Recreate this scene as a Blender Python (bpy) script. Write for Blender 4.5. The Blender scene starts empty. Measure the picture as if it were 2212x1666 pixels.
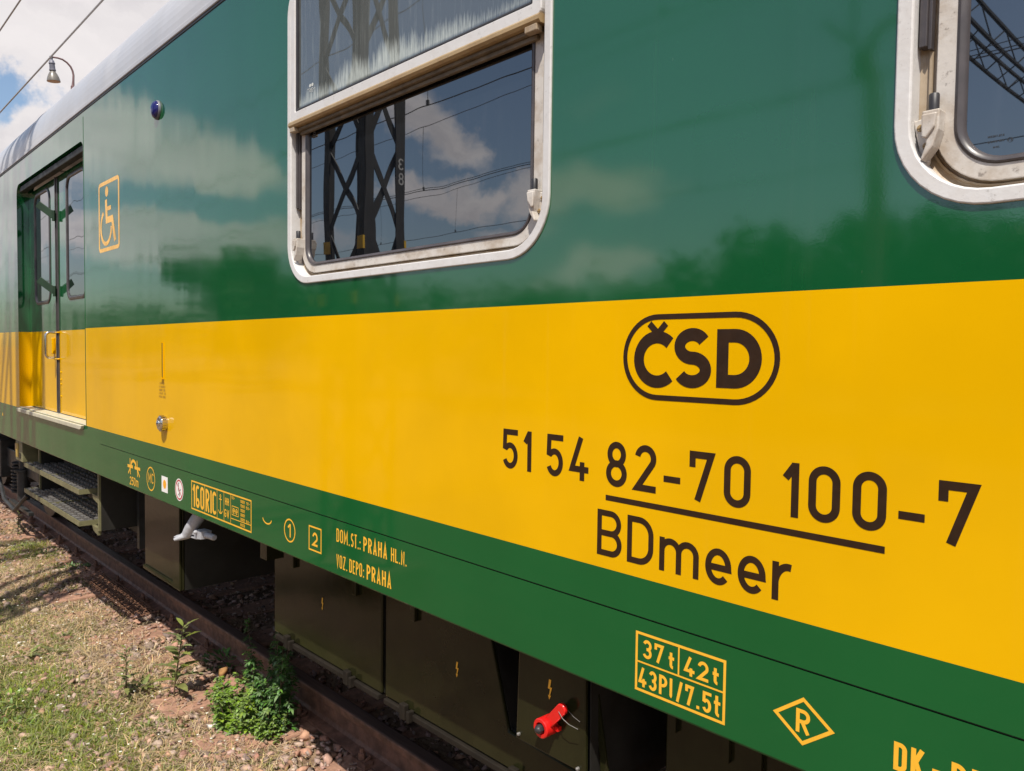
import bpy, bmesh, math, random
import numpy as np
from mathutils import Vector, Matrix, geometry
rnd = random.Random(7)
sc = bpy.context.scene
C = sc.collection
R = math.radians
# ------------------------------------------------------------------ camera
cam_d = bpy.data.cameras.new('camera'); cam = bpy.data.objects.new('camera', cam_d); C.objects.link(cam)
cam_d.sensor_width = 36.0; cam_d.lens = 1664.0/2212.0*36.0; cam_d.clip_start = 0.02; cam_d.clip_end = 6000
_y, _p, _r = R(46.798), R(-2.423), R(0.715)
_f = Vector((-math.sin(_y)*math.cos(_p), math.cos(_y)*math.cos(_p), math.sin(_p)))
_rt = Vector((math.cos(_y), math.sin(_y), 0)); _u = _rt.cross(_f)
_r2 = math.cos(_r)*_rt + math.sin(_r)*_u; _u2 = -math.sin(_r)*_rt + math.cos(_r)*_u
M = Matrix((( _r2.x, _u2.x, -_f.x, 0), (_r2.y, _u2.y, -_f.y, 0), (_r2.z, _u2.z, -_f.z, 0), (0, 0, 0, 1)))
M.translation = Vector((0, -1.25, 1.686)); cam.matrix_world = M
sc.camera = cam
# ------------------------------------------------------------------ exposure
sc.view_settings.view_transform = 'Standard'; sc.view_settings.look = 'None'
sc.view_settings.exposure = 0.62; sc.view_settings.gamma = 1.0; sc.view_settings.use_curve_mapping = False
sc.cycles.max_bounces = 8; sc.cycles.glossy_bounces = 4; sc.cycles.transparent_max_bounces = 8
# ------------------------------------------------------------------ sun
SUN = Vector((0.85, -1.0, 2.1)).normalized()
ld = bpy.data.lights.new('sun', 'SUN'); ld.energy = 4.0; ld.angle = R(0.6); ld.color = (1.0, 0.94, 0.84)
lo = bpy.data.objects.new('sun', ld); C.objects.link(lo); lo.rotation_euler = SUN.to_track_quat('Z', 'Y').to_euler()
lo.location = (4, -8, 15)
# ------------------------------------------------------------------ world: sky + clouds
wd = bpy.data.worlds.new('World'); sc.world = wd; wd.use_nodes = True
nt = wd.node_tree; nt.nodes.clear()
class NG:
    """tiny node-graph helper"""
    def __init__(s, tree): s.t = tree
    def n(s, typ, **kw):
        nd = s.t.nodes.new(typ)
        for k, v in kw.items(): setattr(nd, k, v)
        return nd
    def put(s, sock, v):
        if isinstance(v, bpy.types.NodeSocket): s.t.links.new(v, sock)
        else: sock.default_value = v
    def math(s, op, a, b=None, c=None, clamp=False):
        nd = s.n('ShaderNodeMath', operation=op, use_clamp=clamp)
        s.put(nd.inputs[0], a)
        if b is not None: s.put(nd.inputs[1], b)
        if c is not None: s.put(nd.inputs[2], c)
        return nd.outputs[0]
    def mr(s, v, a, b, c=0.0, d=1.0, smooth=True):
        nd = s.n('ShaderNodeMapRange', interpolation_type='SMOOTHSTEP' if smooth else 'LINEAR')
        s.put(nd.inputs[0], v); s.put(nd.inputs[1], a); s.put(nd.inputs[2], b); s.put(nd.inputs[3], c); s.put(nd.inputs[4], d)
        return nd.outputs[0]
    def noise(s, vec, scale, detail=4, rough=0.55, dist=0.0):
        nd = s.n('ShaderNodeTexNoise'); s.put(nd.inputs['Vector'], vec)
        nd.inputs['Scale'].default_value = scale; nd.inputs['Detail'].default_value = detail
        nd.inputs['Roughness'].default_value = rough; nd.inputs['Distortion'].default_value = dist
        return nd.outputs['Fac']
    def mapping(s, vec, scale=(1, 1, 1), loc=(0, 0, 0), rot=(0, 0, 0)):
        nd = s.n('ShaderNodeMapping'); s.put(nd.inputs['Vector'], vec)
        nd.inputs['Scale'].default_value = scale; nd.inputs['Location'].default_value = loc; nd.inputs['Rotation'].default_value = rot
        return nd.outputs[0]
    def mix(s, f, a, b):
        nd = s.n('ShaderNodeMix', data_type='RGBA')
        s.put(nd.inputs[0], f)
        s.put(nd.inputs[6], a if isinstance(a, bpy.types.NodeSocket) else (*a, 1)[:4])
        s.put(nd.inputs[7], b if isinstance(b, bpy.types.NodeSocket) else (*b, 1)[:4])
        return nd.outputs[2]
    def comb(s, x, y, z):
        nd = s.n('ShaderNodeCombineXYZ')
        for i, v in enumerate((x, y, z)): s.put(nd.inputs[i], v)
        return nd.outputs[0]
    def sep(s, v):
        nd = s.n('ShaderNodeSeparateXYZ'); s.put(nd.inputs[0], v); return nd.outputs
    def bump(s, h, strength, dist, normal=None):
        nd = s.n('ShaderNodeBump'); s.put(nd.inputs['Height'], h)
        nd.inputs['Strength'].default_value = strength; nd.inputs['Distance'].default_value = dist
        if normal is not None: s.put(nd.inputs['Normal'], normal)
        return nd.outputs[0]
g = NG(nt)
sky = g.n('ShaderNodeTexSky', sky_type='NISHITA'); sky.sun_disc = False
sky.sun_elevation = math.asin(SUN.z); sky.sun_rotation = math.atan2(SUN.x, SUN.y)
sky.air_density = 1.1; sky.dust_density = 1.6; sky.ozone_density = 1.2; sky.altitude = 250
tc = g.n('ShaderNodeTexCoord'); D = tc.outputs['Generated']
dx, dy, dz = g.sep(D)
az = g.math('MULTIPLY', g.math('ARCTAN2', g.math('MULTIPLY', dx, -1.0), g.math('MULTIPLY', dy, -1.0)), 180/math.pi)  # 0 toward -Y, + toward -X
el = g.math('MULTIPLY', g.math('ARCSINE', dz), 180/math.pi)
wn = g.n('ShaderNodeTexNoise'); g.put(wn.inputs['Vector'], D); wn.inputs['Scale'].default_value = 9; wn.inputs['Detail'].default_value = 6; wn.inputs['Roughness'].default_value = .62
wc = g.sep(wn.outputs['Color'])
az = g.math('ADD', az, g.math('MULTIPLY', g.math('SUBTRACT', wc[0], .5), 11.0)); el = g.math('ADD', el, g.math('MULTIPLY', g.math('SUBTRACT', wc[1], .5), 6.0))
pv = g.comb(g.math('MULTIPLY', az, 0.05), g.math('MULTIPLY', el, 0.11), 3.1)
n1 = g.noise(pv, 2.2, 7, 0.58, 0.15)
n2 = g.noise(g.mapping(pv, loc=(7.3, 2.1, 0)), 1.1, 3, 0.5)
wob = g.math('MULTIPLY', g.math('SUBTRACT', n1, 0.5), 1.9)
# each cloud bank: (azimuth, elevation, half width, half height, tilt, weight)
BANKS = [
 (76, 13.3, 9, 3.0, 0.00, 1.0), (67.5, 12.6, 6.5, 1.7, 0.28, 0.95), (70, 7.6, 13, 1.7, 0.0, 0.95), (84, 10, 7, 8.0, 0, 1.0),
 (53.0, 15.6, 4.2, 2.6, 0.45, 0.85), (51.8, 11.2, 5.2, 1.35, 0.05, 0.85), (41.5, 11.6, 7.0, 2.0, -0.06, 0.9), (47, 8.9, 2.5, 0.6, 0.1, .4),
 (41.0, 6.2, 5.5, 1.3, -0.25, 0.75), (28, 30, 12, 4, 0.1, .5), (104, 20, 9, 6.5, 0, 1.1), (100.5, 12.2, 6, 3.0, 0, 1.0), (112, 14, 9, 8, 0, 1.0),
 (-30, 16, 22, 5, 0, .8), (-70, 25, 25, 10, 0, .9), (60, 42, 26, 6, 0.1, .8), (125, 35, 40, 14, 0, .9), (170, 20, 40, 12, 0, .9)]
cov = None
for (a0, e0, sa, se, tl, w) in BANKS:
    a = g.math('SUBTRACT', az, a0)
    e = g.math('SUBTRACT', g.math('SUBTRACT', el, e0), g.math('MULTIPLY', a, tl))
    a = g.math('DIVIDE', a, sa); e = g.math('DIVIDE', e, se)
    q = g.math('SUBTRACT', 1.0, g.math('ADD', g.math('MULTIPLY', a, a), g.math('MULTIPLY', e, e)))
    q = g.math('MULTIPLY', g.math('MAXIMUM', q, -1.0), w)
    cov = q if cov is None else g.math('MAXIMUM', cov, q)
hole = None
for (a0, e0, sa, se) in [(99.8, 14.9, 3.0, 2.0), (66.8, 9.8, 4.5, 1.35), (98.9, 17.2, 1.4, .7)]:
    a = g.math('DIVIDE', g.math('SUBTRACT', az, a0), sa); e = g.math('DIVIDE', g.math('SUBTRACT', el, e0), se)
    q = g.math('MAXIMUM', g.math('SUBTRACT', 1.0, g.math('ADD', g.math('MULTIPLY', a, a), g.math('MULTIPLY', e, e))), 0.0)
    hole = q if hole is None else g.math('ADD', hole, q)
cov = g.math('SUBTRACT', g.math('ADD', cov, wob), g.math('MULTIPLY', hole, 0.86))
cm = g.mr(cov, -0.15, 0.75)
shade = g.mr(n2, 0.35, 0.65)
detail = g.mr(g.noise(pv, 6.5, 5, 0.6), 0.35, 0.7)
ccol = g.mix(shade, (3.9, 3.75, 3.95), (5.9, 5.6, 5.6))
ccol = g.mix(g.math('MULTIPLY', detail, 0.4), ccol, (6.5, 6.15, 6.1))
above = g.mr(el, -1.0, 2.0)
cm = g.math('MULTIPLY', cm, above)
near_sun = g.mr(az, 84, 97, 1.45, 1.0)      # clouds on the sunny side of the sky are brighter
vm = g.n('ShaderNodeVectorMath', operation='SCALE'); g.put(vm.inputs[0], ccol); g.put(vm.inputs['Scale'], near_sun)
col = g.mix(cm, sky.outputs[0], vm.outputs[0])
bg = g.n('ShaderNodeBackground'); g.put(bg.inputs[0], col); bg.inputs[1].default_value = 0.095
wo = g.n('ShaderNodeOutputWorld'); nt.links.new(bg.outputs[0], wo.inputs[0])

# ------------------------------------------------------------------ materials
def newmat(name):
    m = bpy.data.materials.new(name); m.use_nodes = True
    t = m.node_tree; t.nodes.clear(); G = NG(t)
    b = G.n('ShaderNodeBsdfPrincipled'); o = G.n('ShaderNodeOutputMaterial'); t.links.new(b.outputs[0], o.inputs[0])
    pos = G.n('ShaderNodeNewGeometry').outputs['Position']
    return m, G, b, pos
def pm(name, col, rough=0.5, metal=0.0, var=0.2, vscale=9.0, bump=0.0, bscale=60.0, spec=None, ior=None, stretch=(1, 1, 1), col2=None, island=0.0, transl=0.0):
    m, G, b, pos = newmat(name)
    v = G.mapping(pos, stretch)
    n = G.mr(G.noise(v, vscale, 6, 0.6), 0.3, 0.7)
    c2 = col2 or tuple(min(1, c*(1+var)) for c in col)
    c1 = col if col2 else tuple(c*(1-var) for c in col)
    cc = G.mix(n, c1, c2)
    if island:
        ri = G.n('ShaderNodeNewGeometry').outputs['Random Per Island']
        h = G.n('ShaderNodeHueSaturation'); G.put(h.inputs['Color'], cc)
        G.put(h.inputs['Value'], G.mr(ri, 0, 1, 1-island, 1+island, False))
        G.put(h.inputs['Hue'], G.mr(G.math('FRACT', G.math('MULTIPLY', ri, 17.3)), 0, 1, 0.5-0.035*island, 0.5+0.035*island, False))
        G.put(h.inputs['Saturation'], G.mr(G.math('FRACT', G.math('MULTIPLY', ri, 7.7)), 0, 1, 1-island*.7, 1+island*.4, False))
        cc = h.outputs[0]
    G.put(b.inputs['Base Color'], cc)
    rr = G.mr(G.noise(v, vscale*2.3, 4), 0.3, 0.7, rough*0.85, min(1, rough*1.15))
    G.put(b.inputs['Roughness'], rr)
    b.inputs['Metallic'].default_value = metal
    if ior: b.inputs['IOR'].default_value = ior
    if spec is not None: b.inputs['Specular IOR Level'].default_value = spec
    if bump:
        G.put(b.inputs['Normal'], G.bump(G.noise(v, bscale, 4, 0.6), 1.0, bump))
    if transl:
        tr = G.n('ShaderNodeBsdfTranslucent'); G.put(tr.inputs[0], cc)
        mx = G.n('ShaderNodeMixShader'); mx.inputs[0].default_value = transl
        o = [x for x in m.node_tree.nodes if x.type == 'OUTPUT_MATERIAL'][0]
        m.node_tree.links.new(b.outputs[0], mx.inputs[1]); m.node_tree.links.new(tr.outputs[0], mx.inputs[2]); m.node_tree.links.new(mx.outputs[0], o.inputs[0])
    return m
def paint(name, col, rough=0.06, ior=1.5, dust=0.011):
    m, G, b, pos = newmat(name)
    px, py, pz = G.sep(pos)
    mott = G.noise(pos, 1.7, 4)
    cc = G.mix(G.mr(mott, .3, .7), tuple(c*.94 for c in col), tuple(min(1, c*1.06) for c in col))
    run = G.mr(G.noise(G.mapping(pos, (26, 26, .8)), 1.0, 4), 0.58, 0.8)
    cc = G.mix(G.math('MULTIPLY', run, dust), cc, (0.42, 0.40, 0.35))
    spk = G.mr(G.noise(G.mapping(pos, (1, 1, .4)), 95, 2), 0.765, 0.80)
    cc = G.mix(G.math('MULTIPLY', spk, dust*5), cc, (0.5, 0.48, 0.42))
    G.put(b.inputs['Base Color'], cc)
    b.inputs['IOR'].default_value = ior
    G.put(b.inputs['Roughness'], G.mr(G.noise(pos, 3.0, 5), .3, .7, rough*.8, rough*1.3))
    # sheet-metal waviness: panels dented along the coach, mostly vertical ripples, plus orange peel
    w1 = G.noise(G.mapping(pos, (3.4, 1, 1.0)), 1.0, 1.3, 0.5)
    w2 = G.noise(G.mapping(pos, (15, 1, 2.0)), 1.0, 2, 0.5)
    far = G.mr(px, -4.0, -1.0, 1.0, 0.45)
    nb = G.bump(G.math('MULTIPLY', w1, far), 1.0, 0.0034)
    nb = G.bump(G.math('MULTIPLY', w2, far), 1.0, 0.00012, nb)
    nb = G.bump(G.noise(pos, 190, 2), 1.0, 0.00002, nb)
    G.put(b.inputs['Normal'], nb)
    return m
M_green = paint('green_paint', (0.006, 0.080, 0.025), rough=.058, ior=1.92)
M_greenlow = paint('green_sill_paint', (0.009, 0.092, 0.023), ior=1.28)
M_yellow = paint('yellow_paint', (0.69, 0.378, 0.001), ior=1.22)
M_roof = pm('roof_paint', (0.43, 0.43, 0.45), 0.36, var=.06, vscale=2.5, stretch=(1, 1, .3), bump=.0006, bscale=3)
M_dstop = pm('dark_green_paint', (.004, .026, .008), .6)
M_black = pm('black_vinyl', (0.026, 0.012, 0.005), 0.42, var=.15, vscale=30, bump=.0001, bscale=300, spec=.3)
M_letter = pm('yellow_vinyl', (0.82, 0.43, 0.03), 0.35, var=.05, vscale=30)
M_white = pm('white_vinyl', (0.82, 0.80, 0.78), 0.4, var=.03)
M_redv = pm('red_vinyl', (0.42, 0.02, 0.03), 0.4, var=.05)
M_dot = pm('orange_vinyl', (0.85, 0.38, 0.01), 0.4, var=.05)
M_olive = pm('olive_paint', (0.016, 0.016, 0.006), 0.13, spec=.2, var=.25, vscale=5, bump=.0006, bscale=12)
M_steps = pm('olive_step_paint', (0.16, 0.15, 0.078), 0.45, var=.2, vscale=14)
M_grate = pm('grating_steel', (0.17, 0.16, 0.15), 0.5, var=.25, vscale=30, metal=.3)
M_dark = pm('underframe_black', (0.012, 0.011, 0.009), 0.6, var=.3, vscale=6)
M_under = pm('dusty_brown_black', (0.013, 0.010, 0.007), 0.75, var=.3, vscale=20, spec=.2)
M_bogie = pm('bogie_grey', (0.03, 0.03, 0.03), 0.45, var=.35, vscale=12)
M_rubber = pm('rubber', (0.022, 0.020, 0.022), 0.45, var=.2, vscale=20)
M_rubber2 = pm('grey_rubber', (0.060, 0.052, 0.054), 0.35, var=.2, vscale=15)
M_chrome = pm('chrome', (0.62, 0.6, 0.56), 0.12, metal=1, var=.06)
M_steel = pm('steel', (0.42, 0.40, 0.37), 0.28, metal=1, var=.15, vscale=30)
M_red = pm('red_plastic', (0.62, 0.012, 0.010), 0.25, var=.06)
M_blue = pm('blue_lens', (0.012, 0.012, 0.10), 0.08, var=.1)
M_whitep = pm('white_brush_paint', (0.37, 0.375, 0.40), 0.5, var=.10, vscale=40, bump=.003, bscale=45)
M_sillpl = pm('sill_plate', (0.50, 0.47, 0.36), 0.4, var=.12, vscale=20)
def framemat(name, col, grime, wear):
    m, G, b, pos = newmat(name)
    n = G.noise(pos, 14, 6, .65); n3 = G.noise(G.mapping(pos, (3, 3, 60)), 2.2, 5, .7)
    cc = G.mix(G.math('MULTIPLY', G.mr(n, .40, .66), grime), col, (0.24, 0.155, 0.075))
    cc = G.mix(G.math('MULTIPLY', G.mr(G.noise(pos, 75, 5, .7), .60, .72), wear), cc, (0.16, 0.13, 0.11))
    cc = G.mix(G.math('MULTIPLY', G.mr(G.noise(pos, 30, 6, .7), .58, .74), wear*.6), cc, (0.2, .18, .16))
    G.put(b.inputs['Base Color'], cc); G.put(b.inputs['Roughness'], G.mr(n, .3, .7, .3, .5))
    G.put(b.inputs['Normal'], G.bump(G.noise(pos, 70, 4), 1, .0006))
    return m
M_frame = framemat('window_frame_paint', (0.58, 0.57, 0.565), .10, .4)
M_frame2 = framemat('inner_frame_paint', (0.54, 0.505, 0.465), .5, .7)
M_grimy = framemat('grimy_channel', (0.34, 0.27, 0.19), 1.0, .8)
M_ledge = pm('dirty_ledge', (.13, .10, .065), .6, var=.3, vscale=25)
M_rust = framemat('weathered_seal', (0.33, 0.235, 0.12), .75, .7)
def glassmat(name, dirt):
    m, G, b, pos = newmat(name)
    px, py, pz = G.sep(pos)
    b.inputs['IOR'].default_value = 2.55; b.inputs['Roughness'].default_value = 0.012
    base = (0.004, 0.005, 0.007)
    nb = G.bump(G.noise(G.mapping(pos, (2.2, 1, 1.6)), 1.0, 2), 1.0, 0.0012)
    G.put(b.inputs['Normal'], nb)
    if dirt:
        h = G.math('SUBTRACT', pz, 2.487)
        wig = G.noise(G.mapping(pos, (9, 1, .5)), 1.0, 4, .6)
        fine = G.noise(G.mapping(pos, (150, 1, 14)), 1.0, 4, .65)
        taper = G.math('MULTIPLY', G.mr(px, -2.45, -1.95, .45, 1.0), G.mr(px, -1.95, -1.25, 1.0, .25))
        top = G.math('ADD', G.math('MULTIPLY', G.math('MULTIPLY', G.math('SUBTRACT', wig, .18), .17), taper), G.math('MULTIPLY', G.math('SUBTRACT', fine, .5), .06))
        band = G.mr(G.math('SUBTRACT', h, top), -0.045, 0.040, 1.0, 0.0)
        clean = G.mr(h, 0.0, 0.012, 0.25, 1.0)
        band = G.math('MULTIPLY', G.math('MULTIPLY', band, clean), G.mr(fine, .3, .65, .42, .80))
        st = G.mr(G.noise(G.mapping(pos, (75, 1, 4)), 1.0, 5, .7), .50, .74)
        st = G.math('MULTIPLY', st, .15)
        dm = G.math('MAXIMUM', band, G.math('ADD', st, .12))
        df = G.n('ShaderNodeBsdfDiffuse'); G.put(df.inputs[0], (0.50, 0.55, 0.53, 1))
        mx = G.n('ShaderNodeMixShader'); G.put(mx.inputs[0], dm)
        o = [x for x in m.node_tree.nodes if x.type == 'OUTPUT_MATERIAL'][0]
        m.node_tree.links.new(b.outputs[0], mx.inputs[1]); m.node_tree.links.new(df.outputs[0], mx.inputs[2]); m.node_tree.links.new(mx.outputs[0], o.inputs[0])
        G.put(b.inputs['Base Color'], (*base, 1))
    else:
        st = G.mr(G.noise(G.mapping(pos, (30, 1, 5)), 1.0, 5, .7), .5, .85)
        G.put(b.inputs['Base Color'], G.mix(G.math('MULTIPLY', st, .12), base, (.10, .10, .11)))
    return m
M_glass = glassmat('window_glass', False); M_glassd = glassmat('dirty_glass', True)
M_etch = pm('glass_etching', (.16, .17, .19), .6)
M_rail = pm('rusty_rail', (0.150, 0.075, 0.050), 0.62, var=.4, vscale=18, bump=.002, bscale=50)
M_railtop = pm('rail_head', (0.115, 0.070, 0.055), 0.55, metal=.2, var=.2, vscale=12, stretch=(.2, 3, 1))
M_sleeper = pm('concrete_sleeper', (0.30, 0.165, 0.11), 0.85, var=.25, vscale=22, bump=.004, bscale=60)
M_ground = pm('ballast_soil', (0.14, 0.085, 0.05), 0.95, vscale=16, bump=.012, bscale=35, col2=(0.27, 0.18, 0.11))
M_stone = pm('ballast_stone', (0.31, 0.19, 0.135), 0.9, var=.2, vscale=30, island=.5, bump=.003, bscale=80)
M_stone2 = pm('ochre_stone', (0.30, 0.155, 0.055), 0.9, var=.2, vscale=25, bump=.004, bscale=40)
M_straw = pm('dry_straw', (0.50, 0.37, 0.20), 0.8, var=.2, vscale=20, island=.4, transl=.25)
M_grass = pm('grass_blade', (0.24, 0.27, 0.042), 0.6, var=.25, vscale=5, island=.4, transl=.35)
M_grassl = pm('fresh_grass', (0.22, 0.27, 0.045), 0.6, var=.3, vscale=6, island=.45, transl=.35)
M_lush = pm('lush_leaf', (0.19, 0.30, 0.045), 0.5, var=.25, vscale=12, island=.4, transl=.35)
M_bush = pm('bush_leaf', (0.10, 0.20, 0.050), 0.45, var=.3, vscale=10, island=.45, transl=.3)
M_weed = pm('weed_leaf', (0.19, 0.22, 0.06), 0.55, var=.25, vscale=12, island=.35, transl=.35)
M_stem = pm('plant_stem', (0.085, 0.055, 0.028), 0.7, var=.3, vscale=30)
M_tree = pm('tree_leaf', (0.040, 0.085, 0.020), 0.6, var=.3, vscale=.6, island=.4, transl=.25)
M_bark = pm('bark', (0.07, 0.05, 0.035), 0.9, var=.3, vscale=6, bump=.02, bscale=12)
M_mast = pm('mast_paint', (0.020, 0.019, 0.018), 0.6, var=.3, vscale=6)
M_bandy = pm('mast_yellow', (0.65, 0.40, 0.02), 0.5, var=.15)
M_wirel = pm('weathered_wire', (0.30, 0.29, 0.29), 0.6, var=.1)
M_wire = pm('copper_wire', (0.07, 0.07, 0.07), 0.5, var=.1)
M_ins = pm('insulator', (0.05, 0.035, 0.025), 0.25, var=.1)
M_lampg = pm('lamp_enamel', (0.16, 0.145, 0.125), 0.35, var=.2, vscale=8)
M_lampd = pm('lamp_body_grey', (0.13, 0.13, 0.16), 0.5, var=.2, vscale=8)
M_lampi = pm('lamp_inside', (0.36, 0.25, 0.18), 0.4, var=.1)
M_pole = pm('lamp_pole', (0.17, 0.10, 0.10), 0.5, var=.2, vscale=4)
M_mesh = pm('rusty_mesh', (0.14, 0.065, 0.035), 0.8, var=.35, vscale=30)

# ------------------------------------------------------------------ mesh helpers
WLOC = {}
class MB:
    def __init__(s): s.v = []; s.f = []; s.mi = []; s.cur = 0; s.smooth = False
    def add(s, vs, fs):
        o = len(s.v); s.v += [tuple(p) for p in vs]
        for f in fs: s.f.append(tuple(i+o for i in f)); s.mi.append(s.cur)
        return s
    def box(s, x0, x1, y0, y1, z0, z1):
        return s.add([(x0,y0,z0),(x1,y0,z0),(x1,y1,z0),(x0,y1,z0),(x0,y0,z1),(x1,y0,z1),(x1,y1,z1),(x0,y1,z1)],
                     [(0,3,2,1),(4,5,6,7),(0,1,5,4),(1,2,6,5),(2,3,7,6),(3,0,4,7)])
    def bar(s, a, b, w, h=None, up=(0, 0, 1)):
        a = Vector(a); b = Vector(b); h = h or w; d = (b-a).normalized(); u = Vector(up)
        if abs(d.dot(u)) > .98: u = Vector((1, 0, 0))
        sd = d.cross(u).normalized(); u = sd.cross(d)
        vs = []
        for p in (a, b):
            for i, j in ((-1,-1),(1,-1),(1,1),(-1,1)): vs.append(p+sd*i*w/2+u*j*h/2)
        return s.add(vs, [(0,1,2,3),(7,6,5,4),(0,4,5,1),(1,5,6,2),(2,6,7,3),(3,7,4,0)])
    def tube(s, pts, rad, n=10, cap=True):
        pts = [Vector(p) for p in pts]; rads = rad if isinstance(rad, (list, tuple)) else [rad]*len(pts)
        vs = []; prev = None
        for i, p in enumerate(pts):
            d = (pts[min(i+1, len(pts)-1)]-pts[max(i-1, 0)]).normalized()
            if prev is None:
                u = Vector((0, 0, 1)) if abs(d.z) < .9 else Vector((1, 0, 0))
            else: u = prev
            u = (u-d*u.dot(d)).normalized(); prev = u; w = d.cross(u)
            for k in range(n):
                a = 2*math.pi*k/n; vs.append(p+(u*math.cos(a)+w*math.sin(a))*rads[i])
        fs = []
        for i in range(len(pts)-1):
            for k in range(n):
                fs.append((i*n+k, i*n+(k+1)%n, (i+1)*n+(k+1)%n, (i+1)*n+k))
        if cap: fs += [tuple(range(n))[::-1], tuple(range((len(pts)-1)*n, len(pts)*n))]
        return s.add(vs, fs)
    def lathe(s, prof, origin, axis, n=24):
        """prof: (radius, distance along axis)"""
        ax = Vector(axis).normalized(); o = Vector(origin)
        u = Vector((0, 0, 1)) if abs(ax.z) < .9 else Vector((1, 0, 0)); u = (u-ax*u.dot(ax)).normalized(); w = ax.cross(u)
        vs = []
        for r_, h in prof:
            for k in range(n):
                a = 2*math.pi*k/n; vs.append(o+ax*h+(u*math.cos(a)+w*math.sin(a))*r_)
        fs = []
        for i in range(len(prof)-1):
            for k in range(n): fs.append((i*n+k, i*n+(k+1)%n, (i+1)*n+(k+1)%n, (i+1)*n+k))
        fs += [tuple(range(n))[::-1], tuple(range((len(prof)-1)*n, len(prof)*n))]
        return s.add(vs, fs)
    def prism(s, poly, y0, y1):
        """poly in XZ extruded from y0 to y1"""
        n = len(poly); vs = [(x, y0, z) for x, z in poly]+[(x, y1, z) for x, z in poly]
        fs = [tuple(range(n)), tuple(range(2*n-1, n-1, -1))]+[(i, i+n, (i+1)%n+n, (i+1)%n) for i in range(n)]
        return s.add(vs, fs)
    def build(s, name, mats, parent=None, bevel=0.0, smooth=None, label=None, fixn=True):
        me = bpy.data.meshes.new(name); mats = mats if isinstance(mats, (list, tuple)) else [mats]
        V = np.array(s.v, dtype=np.float64); c = (V.min(0)+V.max(0))/2
        me.from_pydata([tuple(p) for p in V-c], [], s.f)
        for m in mats: me.materials.append(m)
        if len(mats) > 1: me.polygons.foreach_set('material_index', s.mi)
        me.validate(clean_customdata=False)
        if fixn:
            bm = bmesh.new(); bm.from_mesh(me); bmesh.ops.recalc_face_normals(bm, faces=bm.faces); bm.to_mesh(me); bm.free()
        if smooth or s.smooth:
            me.polygons.foreach_set('use_smooth', [True]*len(me.polygons)); me.set_sharp_from_angle(angle=R(38 if smooth != 'hard' else 18))
        o = bpy.data.objects.new(name, me); C.objects.link(o)
        w = Vector(c)
        if parent is not None:
            o.parent = parent; o.location = w-WLOC[parent.name]
        else: o.location = w
        WLOC[o.name] = w
        if bevel:
            b = o.modifiers.new('bevel', 'BEVEL'); b.width = bevel; b.segments = 2; b.limit_method = 'ANGLE'; b.angle_limit = R(40)
        if label: o['label'] = label
        return o
def tag(o, label, cat, group=None, kind=None):
    o['label'] = label; o['category'] = cat
    if group: o['group'] = group
    if kind: o['kind'] = kind
    return o
def thing(name, loc, label, cat, group=None):
    e = bpy.data.objects.new(name, None); C.objects.link(e); e.location = loc; WLOC[e.name] = Vector(loc); e.empty_display_size = .2
    return tag(e, label, cat, group)
def struct(o): o['kind'] = 'structure'; return o
def copy_tree(o, parent=None):
    c = o.copy(); C.objects.link(c)
    if parent is not None: c.parent = parent
    for ch in list(o.children): copy_tree(ch, c)
    return c
def rrect(x0, x1, z0, z1, r, n=10):
    pts = []
    for cx, cz, a0 in ((x1-r, z1-r, 0), (x0+r, z1-r, 90), (x0+r, z0+r, 180), (x1-r, z0+r, 270)):
        for k in range(n+1):
            a = R(a0+90*k/n); pts.append((cx+r*math.cos(a), cz+r*math.sin(a)))
    return pts
def ring_sweep(mb, x0, x1, z0, z1, r, prof, n=10, rmin=.012):
    """prof: list of (inset in x, inset in z, y); lofts rounded rectangles"""
    loops = []
    for ox, oz, y in prof:
        rr = max(rmin, r-(ox+oz)/2)
        loops.append([(px, y, pz) for px, pz in rrect(x0+ox, x1-ox, z0+oz, z1-oz, rr, n)])
    N = len(loops[0]); vs = [p for l in loops for p in l]; fs = []
    for i in range(len(loops)-1):
        for k in range(N): fs.append((i*N+k, i*N+(k+1)%N, (i+1)*N+(k+1)%N, (i+1)*N+k))
    mb.add(vs, fs); return mb
def panel(mb, pts, y):
    mb.add([(x, y, z) for x, z in pts], [tuple(range(len(pts)))]); return mb
def sheet_with_holes(mb, outer, holes, y, lines=()):
    """flat sheet in XZ with holes; extra horizontal constraint lines split colours"""
    V = [Vector(p) for p in outer]; F = [list(range(len(outer)))]; E_ = []
    for h in holes:
        o = len(V); V += [Vector(p) for p in h]; F.append(list(range(o, o+len(h))))
    for a, b in lines:
        o = len(V); V += [Vector(a), Vector(b)]; E_.append((o, o+1))
    vv, ee, ff, _, _, of = geometry.delaunay_2d_cdt(V, E_, F, 0, 1e-6, True)
    vs = [(p.x, y, p.y) for p in vv]
    keep = [f for f, src in zip(ff, of) if list(src) == [0]]
    return vs, keep

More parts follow.
